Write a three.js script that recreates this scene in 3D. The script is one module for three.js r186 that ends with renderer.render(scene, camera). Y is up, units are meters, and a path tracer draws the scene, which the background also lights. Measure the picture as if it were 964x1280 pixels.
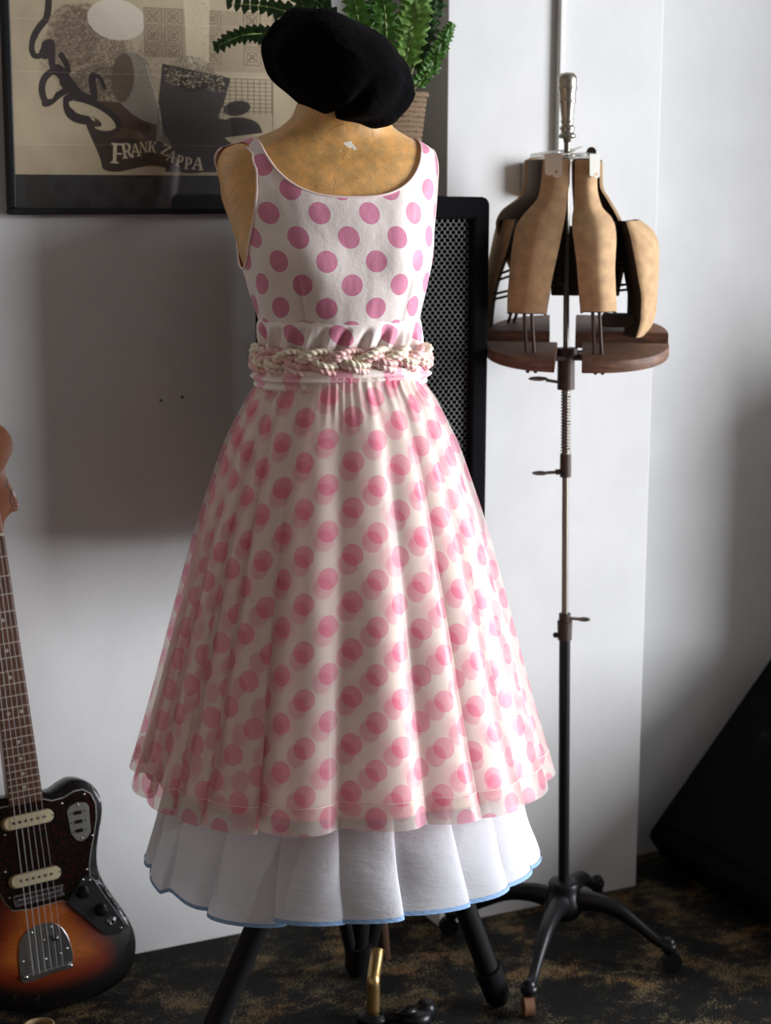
import * as THREE from 'three';
import { RoundedBoxGeometry } from 'three/addons/geometries/RoundedBoxGeometry.js';
import { mergeGeometries, mergeVertices, toCreasedNormals } from 'three/addons/utils/BufferGeometryUtils.js';
import { RectAreaLightUniformsLib } from 'three/addons/lights/RectAreaLightUniformsLib.js';
import { createNoise3D, createNoise2D } from 'simplex-noise';

// ------------------------------------------------------------------ camera, sky, light, exposure
const D2R = Math.PI / 180;
const scene = new THREE.Scene();
const camera = new THREE.PerspectiveCamera(2 * Math.atan(640 / 2200) / D2R, 964 / 1280, 0.05, 60);
camera.position.set(0, 1.39, 2.913);
camera.rotation.order = 'YXZ';
camera.rotation.set(-10.529 * D2R, -26.558 * D2R, 0.241 * D2R);
camera.focus = 2.45;
camera.userData.fStop = 5.0;

scene.background = new THREE.Color(0.80, 0.90, 1.0);
scene.backgroundIntensity = 2.2;
RectAreaLightUniformsLib.init();
const WIN = { z0: 1.6, z1: 4.2, y0: 0.12, y1: 2.6, x: 5.2 };       // the window in the right-hand wall
const daylight = new THREE.RectAreaLight(new THREE.Color(0.965, 1.0, 1.055), 64, WIN.z1 - WIN.z0 - 0.1, WIN.y1 - WIN.y0 - 0.1);
daylight.position.set(WIN.x - 0.012, (WIN.y0 + WIN.y1) / 2, (WIN.z0 + WIN.z1) / 2);
daylight.lookAt(0, daylight.position.y, daylight.position.z);
scene.add(daylight);

const renderer = new THREE.WebGLRenderer({ antialias: true });
renderer.toneMapping = THREE.LinearToneMapping;
renderer.toneMappingExposure = 0.42;
renderer.shadowMap.enabled = true;

// ------------------------------------------------------------------ helpers
function rng(seed) { let a = seed >>> 0; return () => { a = (a + 0x6d2b79f5) | 0; let t = Math.imul(a ^ (a >>> 15), 1 | a); t = (t + Math.imul(t ^ (t >>> 7), 61 | t)) ^ t; return ((t ^ (t >>> 14)) >>> 0) / 4294967296; }; }
const n3 = createNoise3D(rng(11)), n2 = createNoise2D(rng(23));
const V = (x, y, z) => new THREE.Vector3(x, y, z);
const lerp = (a, b, t) => a + (b - a) * t, clamp = (x, a, b) => Math.min(b, Math.max(a, x)), sm = (a, b, x) => { const t = clamp((x - a) / (b - a), 0, 1); return t * t * (3 - 2 * t); };
const taken = {};
function numbered(n) { const k = taken[n] = (taken[n] ?? -1) + 1; return k ? n + '_' + String(k).padStart(3, '0') : n; }
function tag(o, label, category, group) { o.userData.label = label; o.userData.category = category; if (group) o.userData.group = group; return o; }
function thing(name, label, category, pos = [0, 0, 0], rotY = 0, group) {
  const g = new THREE.Group(); g.name = numbered(name); g.position.set(...pos); g.rotation.y = rotY; scene.add(g); return tag(g, label, category, group);
}
function mesh(name, geo, mat, parent = scene) {
  if (Array.isArray(geo)) geo = merge(geo);
  const m = new THREE.Mesh(geo, mat); m.name = parent === scene ? numbered(name) : name; parent.add(m); return m;
}
function struct(name, geo, mat) { const m = mesh(name, geo, mat); m.userData.kind = 'structure'; return m; }
function merge(list) { return mergeGeometries(list.map((g) => { g = g.index ? g.toNonIndexed() : g; for (const k of Object.keys(g.attributes)) if (!['position', 'normal', 'uv'].includes(k)) g.deleteAttribute(k); return g; })); }
const bx = (w, h, d, x = 0, y = 0, z = 0) => new THREE.BoxGeometry(w, h, d).translate(x, y, z);
const rbx = (w, h, d, r, x = 0, y = 0, z = 0, s = 3) => new RoundedBoxGeometry(w, h, d, s, r).translate(x, y, z);
const cyl = (r0, r1, h, x = 0, y = 0, z = 0, n = 24) => new THREE.CylinderGeometry(r0, r1, h, n).translate(x, y, z);
function cylBetween(a, b, r0, r1 = r0, n = 16) {
  const d = b.clone().sub(a), L = d.length(), g = new THREE.CylinderGeometry(r1, r0, L, n);
  g.applyQuaternion(new THREE.Quaternion().setFromUnitVectors(V(0, 1, 0), d.normalize())); const c = a.clone().add(b).multiplyScalar(0.5); return g.translate(c.x, c.y, c.z);
}
const lathe = (pts, n = 32) => new THREE.LatheGeometry(pts.map((p) => new THREE.Vector2(p[0], p[1])), n);
function sweep(curve, radius, segs = 48, rs = 12, shape) {           // tube with a radius that changes along it
  const fr = curve.computeFrenetFrames(segs, false), pos = [], uv = [], idx = [];
  for (let i = 0; i <= segs; i++) {
    const p = curve.getPointAt(i / segs);
    for (let j = 0; j <= rs; j++) {
      const a = j / rs * Math.PI * 2, r = radius(i / segs, a), sx = shape ? shape[0] : 1, sy = shape ? shape[1] : 1;
      const c = Math.cos(a) * r * sx, s = Math.sin(a) * r * sy, N = fr.normals[i], B = fr.binormals[i];
      pos.push(p.x + N.x * c + B.x * s, p.y + N.y * c + B.y * s, p.z + N.z * c + B.z * s); uv.push(j / rs, i / segs);
    }
  }
  for (let i = 0; i < segs; i++) for (let j = 0; j < rs; j++) { const a = i * (rs + 1) + j, b = a + rs + 1; idx.push(a, a + 1, b, b, a + 1, b + 1); }
  for (const e of [0, segs]) { const c = pos.length / 3, p = curve.getPointAt(e / segs); pos.push(p.x, p.y, p.z); uv.push(0.5, e / segs); for (let j = 0; j < rs; j++) { const a = e * (rs + 1) + j; e ? idx.push(c, a, a + 1) : idx.push(c, a + 1, a); } }
  const g = new THREE.BufferGeometry(); g.setAttribute('position', new THREE.Float32BufferAttribute(pos, 3)); g.setAttribute('uv', new THREE.Float32BufferAttribute(uv, 2)); g.setIndex(idx); g.computeVertexNormals(); return g;
}
const crv = (pts, closed = false) => new THREE.CatmullRomCurve3(pts.map((p) => Array.isArray(p) ? V(...p) : p), closed, 'centripetal');
function gridGeo(nu, nv, fn, flip = false) {                          // fn(i/nu, j/nv) -> [x, y, z, u, v]
  const pos = [], uv = [], idx = [];
  for (let j = 0; j <= nv; j++) for (let i = 0; i <= nu; i++) { const q = fn(i / nu, j / nv); pos.push(q[0], q[1], q[2]); uv.push(q[3] ?? i / nu, q[4] ?? j / nv); }
  for (let j = 0; j < nv; j++) for (let i = 0; i < nu; i++) { const a = j * (nu + 1) + i, b = a + nu + 1; flip ? idx.push(a, b, a + 1, b, b + 1, a + 1) : idx.push(a, a + 1, b, b, a + 1, b + 1); }
  const g = new THREE.BufferGeometry(); g.setAttribute('position', new THREE.Float32BufferAttribute(pos, 3)); g.setAttribute('uv', new THREE.Float32BufferAttribute(uv, 2)); g.setIndex(idx); g.computeVertexNormals(); return g;
}
function arcUV(g, nu, nv, ic, fn) {                                   // u follows the true length of cloth along each row; fn(len, j, i) -> [u, v]
  const p = g.attributes.position, u = g.attributes.uv, d = (a, b) => Math.hypot(p.getX(a) - p.getX(b), p.getY(a) - p.getY(b), p.getZ(a) - p.getZ(b));
  for (let j = 0; j <= nv; j++) { const o = j * (nu + 1), L = [0]; for (let i = 1; i <= nu; i++) L.push(L[i - 1] + d(o + i, o + i - 1)); for (let i = 0; i <= nu; i++) u.setXY(o + i, ...fn(L[i] - L[ic], j, i)); }
  return g;
}
function interp(tab, y) {                                             // monotone-ish cubic through the rows of a table keyed by its first column
  let i = 0; const up = tab[0][0] < tab[tab.length - 1][0];
  while (i < tab.length - 2 && (up ? y > tab[i + 1][0] : y < tab[i + 1][0])) i++;
  const p0 = tab[Math.max(0, i - 1)], p1 = tab[i], p2 = tab[i + 1], p3 = tab[Math.min(tab.length - 1, i + 2)], t = clamp((y - p1[0]) / (p2[0] - p1[0]), 0, 1), out = [];
  for (let k = 1; k < p1.length; k++) {
    const s = (a, b) => (b[0] === a[0] ? 0 : (b[k] - a[k]) / (b[0] - a[0])), d = s(p1, p2), h = p2[0] - p1[0];
    const lim = (a, b) => (a * b <= 0 ? 0 : 2 * a * b / (a + b)), m1 = p0 === p1 ? d : lim(s(p0, p1), d), m2 = p3 === p2 ? d : lim(d, s(p2, p3));
    out.push((2 * t ** 3 - 3 * t ** 2 + 1) * p1[k] + (t ** 3 - 2 * t ** 2 + t) * h * m1 + (-2 * t ** 3 + 3 * t ** 2) * p2[k] + (t ** 3 - t ** 2) * h * m2);
  }
  return out;
}
function canvasTex(w, h, draw, srgb = true) {
  const c = document.createElement('canvas'); c.width = w; c.height = h; draw(c.getContext('2d'), w, h);
  const t = new THREE.CanvasTexture(c); t.wrapS = t.wrapT = THREE.RepeatWrapping; if (srgb) t.colorSpace = THREE.SRGBColorSpace; return t;
}
function dataTex(w, h, f, srgb = true, wrap = THREE.MirroredRepeatWrapping) {   // f(x, y) -> [r, g, b] or a grey, 0 to 255
  const d = new Uint8Array(w * h * 4);
  for (let y = 0; y < h; y++) for (let x = 0; x < w; x++) { const q = f(x, y), o = (y * w + x) * 4; if (typeof q === 'number') { d[o] = d[o + 1] = d[o + 2] = clamp(q, 0, 255); } else { d[o] = clamp(q[0], 0, 255); d[o + 1] = clamp(q[1], 0, 255); d[o + 2] = clamp(q[2], 0, 255); } d[o + 3] = 255; }
  const t = new THREE.DataTexture(d, w, h); t.magFilter = THREE.LinearFilter; t.wrapS = t.wrapT = wrap; if (srgb) t.colorSpace = THREE.SRGBColorSpace; t.needsUpdate = true; return t;
}
const fbm = (x, y, o = 4) => { let s = 0, a = 0.5; for (let i = 0; i < o; i++) { s += a * n2(x, y); x = x * 2.03 + 7.1; y = y * 2.03 + 3.7; a *= 0.5; } return s; };
function scaleUV(g, sx, sy = sx) { const u = g.attributes.uv; for (let i = 0; i < u.count; i++) u.setXY(i, u.getX(i) * sx, u.getY(i) * sy); return g; }
function boxUV(g, s = 1) {                                            // uv in metres by the dominant axis of the normal
  const p = g.attributes.position, n = g.attributes.normal, u = g.attributes.uv;
  for (let i = 0; i < p.count; i++) { const ax = Math.abs(n.getX(i)), ay = Math.abs(n.getY(i)), az = Math.abs(n.getZ(i)); if (az >= ax && az >= ay) u.setXY(i, p.getX(i) * s, p.getY(i) * s); else if (ax >= ay) u.setXY(i, p.getZ(i) * s, p.getY(i) * s); else u.setXY(i, p.getX(i) * s, p.getZ(i) * s); }
  return g;
}
const std = (o) => new THREE.MeshStandardMaterial(o), phy = (o) => new THREE.MeshPhysicalMaterial(o);
const lin = (r, g, b) => new THREE.Color().setRGB(r, g, b);

// ------------------------------------------------------------------ materials of the room
const plasterBump = dataTex(512, 512, (x, y) => 128 + 60 * fbm(x / 40, y / 160, 4) + 30 * fbm(x / 6, y / 9, 2), false);
const plasterMap = dataTex(512, 512, (x, y) => { const k = 1 + 0.03 * fbm(x / 120, y / 120, 4); return [206 * k, 205 * k, 204 * k]; });
const wallMat = std({ map: plasterMap, roughness: 0.78, bumpMap: plasterBump, bumpScale: 0.0006 });
const darkWallMat = std({ color: lin(0.085, 0.075, 0.068), roughness: 0.9 });
const ceilMat = std({ color: lin(0.22, 0.21, 0.20), roughness: 0.95 });
const patch = (x, y) => fbm(x / 330 + 3, y / 330, 5) + 0.55 * fbm(x / 90, y / 60 + 9, 4);
const arcs = [[300, 500, 330], [1400, 300, 420], [900, 1500, 380], [1750, 1300, 360], [300, 1700, 400], [1150, 850, 260], [700, 100, 300], [1900, 700, 300]];
function trowel(x, y) { let s = 0; for (const [cx, cy, R] of arcs) { const dx = x - cx, dy = y - cy, d = Math.hypot(dx, dy); if (d < R && d > R * 0.2) s += Math.sin(d * 0.85 + 2.5 * n2(x / 60, y / 60)) * sm(R, R * 0.75, d) * sm(0.15, 0.6, n2(x / 210 + cx, y / 210)); } return s; }
const floorMap = dataTex(2048, 2048, (x, y) => {
  const p = patch(x, y), f = fbm(x / 14, y / 9, 4), g = fbm(x / 4, y / 4, 2), t = trowel(x, y);
  const sp = n2(x / 2.4, y / 1.7) * 0.28, worn = sm(0.20, 0.34, p * 0.8 + 0.75 * f + 0.22 * g + sp + 0.16 * t), och = sm(0.12, 0.42, fbm(x / 240 + 40, y / 190, 4)) * 0.85;
  const base = 19 + 12 * f + 7 * t, b = [base * 1.04, base, base * 0.93], tan = [118 + 30 * f, 101 + 28 * f, 72 + 24 * f], oc = [84 + 22 * f, 52 + 14 * f, 22 + 8 * f];
  const o = [0, 1, 2].map((k) => lerp(lerp(b[k], oc[k], och * sm(-0.25, 0.35, p + f * 0.6)), tan[k], worn * 0.8));
  return o;
});
const floorBump = dataTex(1024, 1024, (x, y) => { const X = x * 2, Y = y * 2; return 128 + 42 * fbm(X / 14, Y / 9, 4) + 40 * trowel(X, Y) + 25 * fbm(X / 120, Y / 120, 3); }, false);
const floorMat = phy({ map: floorMap, roughness: 0.7, specularIntensity: 0.3, bumpMap: floorBump, bumpScale: 0.0016 });

// ------------------------------------------------------------------ room shell
const RX0 = -1.9, RX1 = WIN.x, RZ1 = 5.6, RH = 2.75, T = 0.15;
struct('floor', scaleUV(bx(RX1 - RX0 + 0.6, 0.1, RZ1 + 0.6, (RX0 + RX1) / 2, -0.05, RZ1 / 2), 1), floorMat);
{ const g = scene.children.at(-1).geometry, p = g.attributes.position, u = g.attributes.uv; for (let i = 0; i < p.count; i++) u.setXY(i, p.getX(i) / 1.25 + 0.37, p.getZ(i) / 1.25 + 0.21); }
struct('ceiling', bx(RX1 - RX0 + 0.6, 0.1, RZ1 + 0.6, (RX0 + RX1) / 2, RH + 0.05, RZ1 / 2), ceilMat);
struct('wall_back', boxUV(bx(RX1 - RX0, RH, T, (RX0 + RX1) / 2, RH / 2, -T / 2), 0.9), wallMat);
struct('column', boxUV(new RoundedBoxGeometry(0.452, RH, 0.16, 2, 0.003).translate(1.729, RH / 2, 0.06), 0.9), wallMat);
struct('added_shade_blocks', boxUV(merge([bx(0.40, 1.08, 0.46, 2.80, 0.54, 0.23), bx(0.12, RH, 0.82, 3.26, RH / 2, 0.41)]), 0.9), darkWallMat);  // unseen block and pier, added to shade the right of the back wall
struct('wall_left', bx(T, RH, RZ1 + 2 * T, RX0 - T / 2, RH / 2, RZ1 / 2), std({ color: lin(0.34, 0.27, 0.22), roughness: 0.9 }));
struct('wall_front', bx(RX1 - RX0, RH, T, (RX0 + RX1) / 2, RH / 2, RZ1 + T / 2), darkWallMat);
struct('wall_right', boxUV(merge([
  bx(T, WIN.y0, RZ1 + T, RX1 + T / 2, WIN.y0 / 2, RZ1 / 2), bx(T, RH - WIN.y1, RZ1 + T, RX1 + T / 2, (RH + WIN.y1) / 2, RZ1 / 2),
  bx(T, WIN.y1 - WIN.y0, WIN.z0 + T, RX1 + T / 2, (WIN.y0 + WIN.y1) / 2, (WIN.z0 - T) / 2), bx(T, WIN.y1 - WIN.y0, RZ1 + T - WIN.z1, RX1 + T / 2, (WIN.y0 + WIN.y1) / 2, (RZ1 + T + WIN.z1) / 2)]), 0.9), wallMat);
{
  const f = [], H = WIN.y1 - WIN.y0, W = WIN.z1 - WIN.z0, cy = (WIN.y0 + WIN.y1) / 2, cz = (WIN.z0 + WIN.z1) / 2, x = RX1 + 0.09;
  f.push(bx(0.06, 0.05, W, x, WIN.y0 + 0.025, cz), bx(0.06, 0.05, W, x, WIN.y1 - 0.025, cz), bx(0.06, H, 0.05, x, cy, WIN.z0 + 0.025), bx(0.06, H, 0.05, x, cy, WIN.z1 - 0.025), bx(0.04, H, 0.03, x, cy, cz), bx(0.04, 0.03, W, x, cy, cz));
  struct('window_1', f, std({ color: lin(0.05, 0.045, 0.04), roughness: 0.5 }));
}

// ------------------------------------------------------------------ cloth
const PER = [0.0715, 0.0660];                                        // repeat of the dot pattern, metres
function dotsTex(ground, dot, ga, da, edge) {
  return canvasTex(512, 512, (c, w, h) => {
    c.clearRect(0, 0, w, h); c.fillStyle = `rgba(${ground},${ga})`; c.fillRect(0, 0, w, h);
    c.globalCompositeOperation = 'copy'; c.fillRect(0, 0, w, h); c.globalCompositeOperation = 'source-over';
    const im = c.getImageData(0, 0, w, h), d = im.data, D = dot.split(',').map(Number), G = ground.split(',').map(Number), E = edge.split(',').map(Number), rx = 0.0152 / PER[0] * w, ry = 0.0152 / PER[1] * h;
    for (let y = 0; y < h; y++) for (let x = 0; x < w; x++) {
      let k = 9; for (const [cx, cy] of [[0, 0], [1, 0], [0, 1], [1, 1], [0.5, 0.5]]) k = Math.min(k, Math.hypot((x - cx * w) / rx, (y - cy * h) / ry));
      const o = (y * w + x) * 4, t = sm(1.02, 0.98, k), e = sm(0.9, 0.96, k) * t * 0.5, wv = 1 + 0.03 * (((x >> 1) + (y >> 1)) % 2 ? 1 : -1);
      for (let q = 0; q < 3; q++) d[o + q] = clamp(lerp(lerp(G[q], D[q], t), E[q], e) * wv, 0, 255);
      d[o + 3] = 255 * lerp(ga, da, t);
    }
    c.putImageData(im, 0, 0);
  });
}
const bodiceTex = dotsTex('246,234,228', '224,140,168', 1, 1, '212,122,155');
const weaveBump = dataTex(256, 256, (x, y) => 128 + 50 * Math.sin(x * 0.8) * Math.sin(y * 0.8) + 40 * fbm(x / 30, y / 8, 3), false, THREE.RepeatWrapping);
const wrinkleBump = dataTex(512, 512, (x, y) => 128 + 110 * fbm(x / 90, y / 60, 4) + 20 * fbm(x / 10, y / 10, 2), false);
const crease = wrinkleBump.clone(); crease.repeat.set(0.28, 0.2); crease.needsUpdate = true;
const bodiceMat = phy({ map: bodiceTex, bumpMap: crease, bumpScale: 0.0009, roughness: 0.55, sheen: 0.35, sheenRoughness: 0.5, sheenColor: lin(1, 0.9, 0.9), side: THREE.DoubleSide, transmission: 0.12, thickness: 0 });
const outerMat = phy({ map: dotsTex('250,243,238', '249,196,211', 1, 1, '243,176,196'), roughness: 0.28, sheen: 0.3, sheenRoughness: 0.4, sheenColor: lin(1, 0.92, 0.9), side: THREE.DoubleSide, transmission: 0.78, thickness: 0, ior: 1.4, specularIntensity: 0.3 });
const innerMat = phy({ map: dotsTex('250,236,228', '241,170,188', 1, 1, '236,156,178'), roughness: 0.55, sheen: 0.3, sheenColor: lin(1, 0.9, 0.9), side: THREE.DoubleSide, transmission: 0.1, thickness: 0 });
const waistMat = phy({ map: dotsTex('247,235,228', '238,178,194', 1, 1, '234,168,186'), roughness: 0.5, sheen: 0.3, sheenColor: lin(1, 0.9, 0.9), side: THREE.DoubleSide });
const pipingMat = std({ color: new THREE.Color('#ecd6cf'), roughness: 0.7 });
const cottonMat = phy({ color: new THREE.Color('#dad9de'), roughness: 0.85, bumpMap: wrinkleBump, bumpScale: 0.0015, side: THREE.DoubleSide, transmission: 0.3, thickness: 0 });
const trimMat = std({ color: new THREE.Color('#86a8cf'), roughness: 0.85, bumpMap: weaveBump, bumpScale: 0.001, side: THREE.DoubleSide });

// ------------------------------------------------------------------ dress form: torso on a tripod
const AX = [1.098, 0, 0.568], FACE = -11.1 * D2R;
const SEC = [
  [0.90, 0.150, 0.150, 0.100, 0.100, 0, 2.2], [1.05, 0.135, 0.135, 0.094, 0.094, 0, 2.2], [1.10, 0.116, 0.116, 0.086, 0.084, 0, 2.1], [1.142, 0.107, 0.108, 0.082, 0.080, 0, 2.1], [1.195, 0.117, 0.112, 0.094, 0.088, 0, 2.1],
  [1.25, 0.134, 0.123, 0.110, 0.095, 0, 2.2], [1.29, 0.147, 0.129, 0.114, 0.098, 0, 2.3], [1.34, 0.162, 0.132, 0.104, 0.098, -0.005, 2.4], [1.39, 0.174, 0.137, 0.090, 0.092, -0.010, 2.5],
  [1.42, 0.176, 0.140, 0.079, 0.082, -0.015, 2.5], [1.438, 0.168, 0.138, 0.071, 0.070, -0.020, 2.4], [1.450, 0.142, 0.124, 0.065, 0.062, -0.020, 2.2], [1.460, 0.110, 0.102, 0.062, 0.058, -0.018, 2.0],
  [1.472, 0.084, 0.081, 0.060, 0.056, -0.014, 2.0], [1.490, 0.067, 0.067, 0.058, 0.055, -0.008, 2.0], [1.53, 0.057, 0.058, 0.057, 0.055, -0.004, 2.0], [1.575, 0.055, 0.056, 0.056, 0.055, -0.002, 2.0]];
function torsoPt(a, y, off = 0) {                                     // a: angle from the front (+z) towards +x
  const [aL, aR, f, b, zc, n] = interp(SEC, y), s = Math.sin(a), c = Math.cos(a), e = 2 / n;
  const bust = 0.013 * (Math.exp(-(((a - 0.52) / 0.36) ** 2)) + Math.exp(-(((a + 0.52) / 0.36) ** 2))) * Math.exp(-(((y - 1.288) / 0.042) ** 2));
  const X = (s < 0 ? aL : aR) + off, Z = (c > 0 ? f + bust : b) + off;
  return [X * Math.sign(s) * Math.abs(s) ** e, y, Z * Math.sign(c) * Math.abs(c) ** e + zc];
}
const skinMap = canvasTex(1024, 1024, (c, w, h) => {
  const r = rng(5), im = c.createImageData(w, h), d = im.data;
  for (let y = 0; y < h; y++) for (let x = 0; x < w; x++) { const o = (y * w + x) * 4, a = fbm(x / 150, y / 150, 4), b = fbm(x / 25 + 9, y / 25, 3), k = 1 + 0.13 * a + 0.05 * b; d[o] = clamp(212 * k, 0, 255); d[o + 1] = clamp(160 * k - 10 * a, 0, 255); d[o + 2] = clamp(94 * k - 14 * a, 0, 255); d[o + 3] = 255; }
  c.putImageData(im, 0, 0);
  for (let i = 0; i < 60; i++) { let x = r() * w, y = r() * h, a = r() * 6.28; c.strokeStyle = `rgba(90,52,18,${0.3 + 0.5 * r()})`; c.lineWidth = 0.8 + r() * 1.6; c.beginPath(); c.moveTo(x, y); for (let k = 0; k < 14; k++) { a += (r() - 0.5) * 0.9; x += Math.cos(a) * 10; y += Math.sin(a) * 10; c.lineTo(x, y); } c.stroke(); }
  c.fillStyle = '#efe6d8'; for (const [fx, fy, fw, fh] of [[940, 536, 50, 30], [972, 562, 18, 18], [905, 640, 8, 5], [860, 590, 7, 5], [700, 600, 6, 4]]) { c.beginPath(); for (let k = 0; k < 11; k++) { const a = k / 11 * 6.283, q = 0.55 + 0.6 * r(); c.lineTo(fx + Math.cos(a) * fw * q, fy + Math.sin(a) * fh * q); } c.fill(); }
  for (let i = 0; i < 260; i++) { c.fillStyle = `rgba(${80 + 40 * r()},${44 + 20 * r()},18,${0.15 + 0.3 * r()})`; c.beginPath(); c.ellipse(r() * w, r() * h, 1 + 4 * r(), 1 + 2.5 * r(), r() * 3, 0, 7); c.fill(); }
});
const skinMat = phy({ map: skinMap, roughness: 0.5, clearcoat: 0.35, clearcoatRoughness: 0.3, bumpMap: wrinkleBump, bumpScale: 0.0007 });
const blackIron = phy({ color: lin(0.006, 0.006, 0.007), roughness: 0.36, specularIntensity: 0.6 });
const blackLeg = phy({ color: lin(0.006, 0.006, 0.0065), roughness: 0.5, specularIntensity: 0.35 });
const brassMat = std({ color: lin(0.50, 0.33, 0.14), roughness: 0.32, metalness: 0.9 });
const brownWood = std({ color: lin(0.10, 0.042, 0.018), roughness: 0.6, map: dataTex(128, 256, (x, y) => 190 + 60 * fbm(x / 6, y / 120, 4)) });
{
  const t = thing('dress_form', 'tan papier-mache dress form on a black tripod, dressed in the pink dotted dress', 'mannequin', AX, FACE);
  const g = gridGeo(128, 150, (u, v) => { const a = (u * 2 - 1) * Math.PI, y = lerp(0.9, 1.575, v), p = torsoPt(a, y), k = 0.0016 * n3(p[0] * 22, p[1] * 22, p[2] * 22); return [p[0] * (1 + k * 6), y, p[2] * (1 + k * 6), (p[0] - 0.35 * p[2]) * 5.2, (y * 0.75 - p[2] * 0.66) * 5.2]; });
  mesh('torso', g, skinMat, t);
  mesh('neck_cap', lathe([[0, 1.592], [0.03, 1.592], [0.052, 1.588], [0.058, 1.58], [0.058, 1.572], [0, 1.572]]), brownWood, t);
  mesh('base_board', new THREE.CylinderGeometry(0.15, 0.15, 0.02, 40).scale(1, 1, 0.66).translate(0, 0.892, 0), brownWood, t);
  const inv = new THREE.Matrix4().makeRotationY(FACE).setPosition(...AX).invert(), W = (x, y, z) => V(x, y, z).applyMatrix4(inv);
  const hub = W(1.139, 0.63, 0.587);
  mesh('pole', cylBetween(V(0, 0.885, 0), hub, 0.016), blackLeg, t);
  mesh('hub', [cyl(0.062, 0.05, 0.07, hub.x, hub.y, hub.z), cyl(0.03, 0.03, 0.12, hub.x, hub.y, hub.z)], blackIron, t);
  const feet = [[1.438, 0, 0.475], [0.862, 0, 0.522], [1.272, 0, 0.262]], tops = [[1.165, 0.63, 0.58], [1.113, 0.63, 0.586], [1.15, 0.63, 0.57]];
  feet.forEach((f, i) => {
    const a = W(...tops[i]), b = W(f[0], 0.02, f[2]), leg = mesh('leg', [cylBetween(a, b, 0.0185, 0.0185, 20)], blackLeg, t), d = b.clone().sub(a).normalize();
    mesh('foot', [cylBetween(b.clone().addScaledVector(d, -0.07), b.clone().addScaledVector(d, 0.0), 0.024, 0.022, 20), new THREE.SphereGeometry(0.0205, 16, 10).translate(b.x, b.y, b.z)], blackIron, leg);
    mesh('collar', cylBetween(a.clone().lerp(b, 0.46), a.clone().lerp(b, 0.52), 0.0225), blackIron, leg);
  });
  mesh('brace', cylBetween(W(1.10, 0.34, 0.53), W(1.262, 0.04, 0.262), 0.011), blackLeg, t);
  mesh('brace', cylBetween(W(1.27, 0.3, 0.40), W(1.285, 0.045, 0.262), 0.022), blackLeg, t);
  const wl = mesh('wooden_leg', cylBetween(W(1.2, 0.63, 0.42), W(1.349, 0, 0.215), 0.0125), brownWood, t); wl.userData.label = 'slim brown wooden leg';
}

// ------------------------------------------------------------------ polka dot dress
const toCam = 14 * D2R;                                              // the camera stands 14 degrees to the dress's right of its front
const fabricCone = (u, rad, k = 0.33) => { const rho = rad / 0.315, b = u * k; return [rho * Math.sin(b) / PER[0], -rho * Math.cos(b) / PER[1]]; };
const SKIRT = [[1.121, 0.114], [1.10, 0.124], [1.085, 0.135], [1.05, 0.153], [1.018, 0.168], [0.957, 0.189], [0.897, 0.208], [0.774, 0.241], [0.65, 0.272], [0.56, 0.297], [0.508, 0.313]];
// crests of the folds seen from above, degrees to the right of the camera's side; overlap and depth of each
const FOLDS = [[-196, 0.3, 0.012], [-178, 0.3, 0.012], [-160, 0.3, 0.012], [-142, 0.3, 0.012], [-124, 0.3, 0.012], [-107, 0.3, 0.012], [-90, 0.5, 0.014], [-72, 1.25, 0.015], [-56, 1.3, 0.014], [-44, 1.3, 0.012], [-33, 1.25, 0.013], [-13, 0.40, 0.016], [15, 0.25, 0.011], [34, 0.45, 0.009], [48, 1.1, 0.012], [65, 1.15, 0.013], [84, 0.6, 0.016], [104, 0.3, 0.012], [122, 0.3, 0.012], [142, 0.3, 0.012], [164, 0.3, 0.012]];
function foldAt(deg) {
  let i = 0; while (i < FOLDS.length - 2 && deg > FOLDS[i + 1][0]) i++;
  const a = FOLDS[i], b = FOLDS[i + 1], t = (deg - a[0]) / (b[0] - a[0]), k = sm(0, 1, t);
  return { ph: t * 2 * Math.PI, w: (b[0] - a[0]) * D2R, ov: lerp(a[1], b[1], k), am: lerp(a[2], b[2], k) };
}
const kz = (a) => { const c = Math.cos(a); return c > 0 ? 0.93 : lerp(0.93, 0.70, sm(0, -0.8, c)); };
function skirtPt(ac, y, { scale = 1, amp = 1, off = 0, wob = 0 } = {}) {    // ac: angle from the camera's side; returns local x, y, z with its fabric uv
  const rad = interp(SKIRT, y)[0] * scale, v = clamp((1.121 - y) / 0.613, 0, 1), f = foldAt(((ac / D2R + 196) % 360) - 196), A = Math.pow(v, 0.65);
  const a = ac + amp * f.ov * 0.155 * f.w * 2 * Math.sin(f.ph + 0.5) * A - 0;
  const g = (1 - sm(0, 0.14, v)) * 0.0018 * Math.sin(ac * 58 + 2 * Math.sin(ac * 7));                 // gathers under the waistband
  const r = rad * kz(a) ** 0 + amp * f.am * Math.cos(f.ph) * A + g + off + wob * n3(Math.cos(ac) * 3, y * 4, Math.sin(ac) * 3);
  const k = kz(a), xr = r * Math.sin(a), zc = r * Math.cos(a) * k, loc = -toCam;
  return [xr * Math.cos(loc) + zc * Math.sin(loc), y, -xr * Math.sin(loc) + zc * Math.cos(loc), ...fabricCone(ac, rad)];
}
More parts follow.
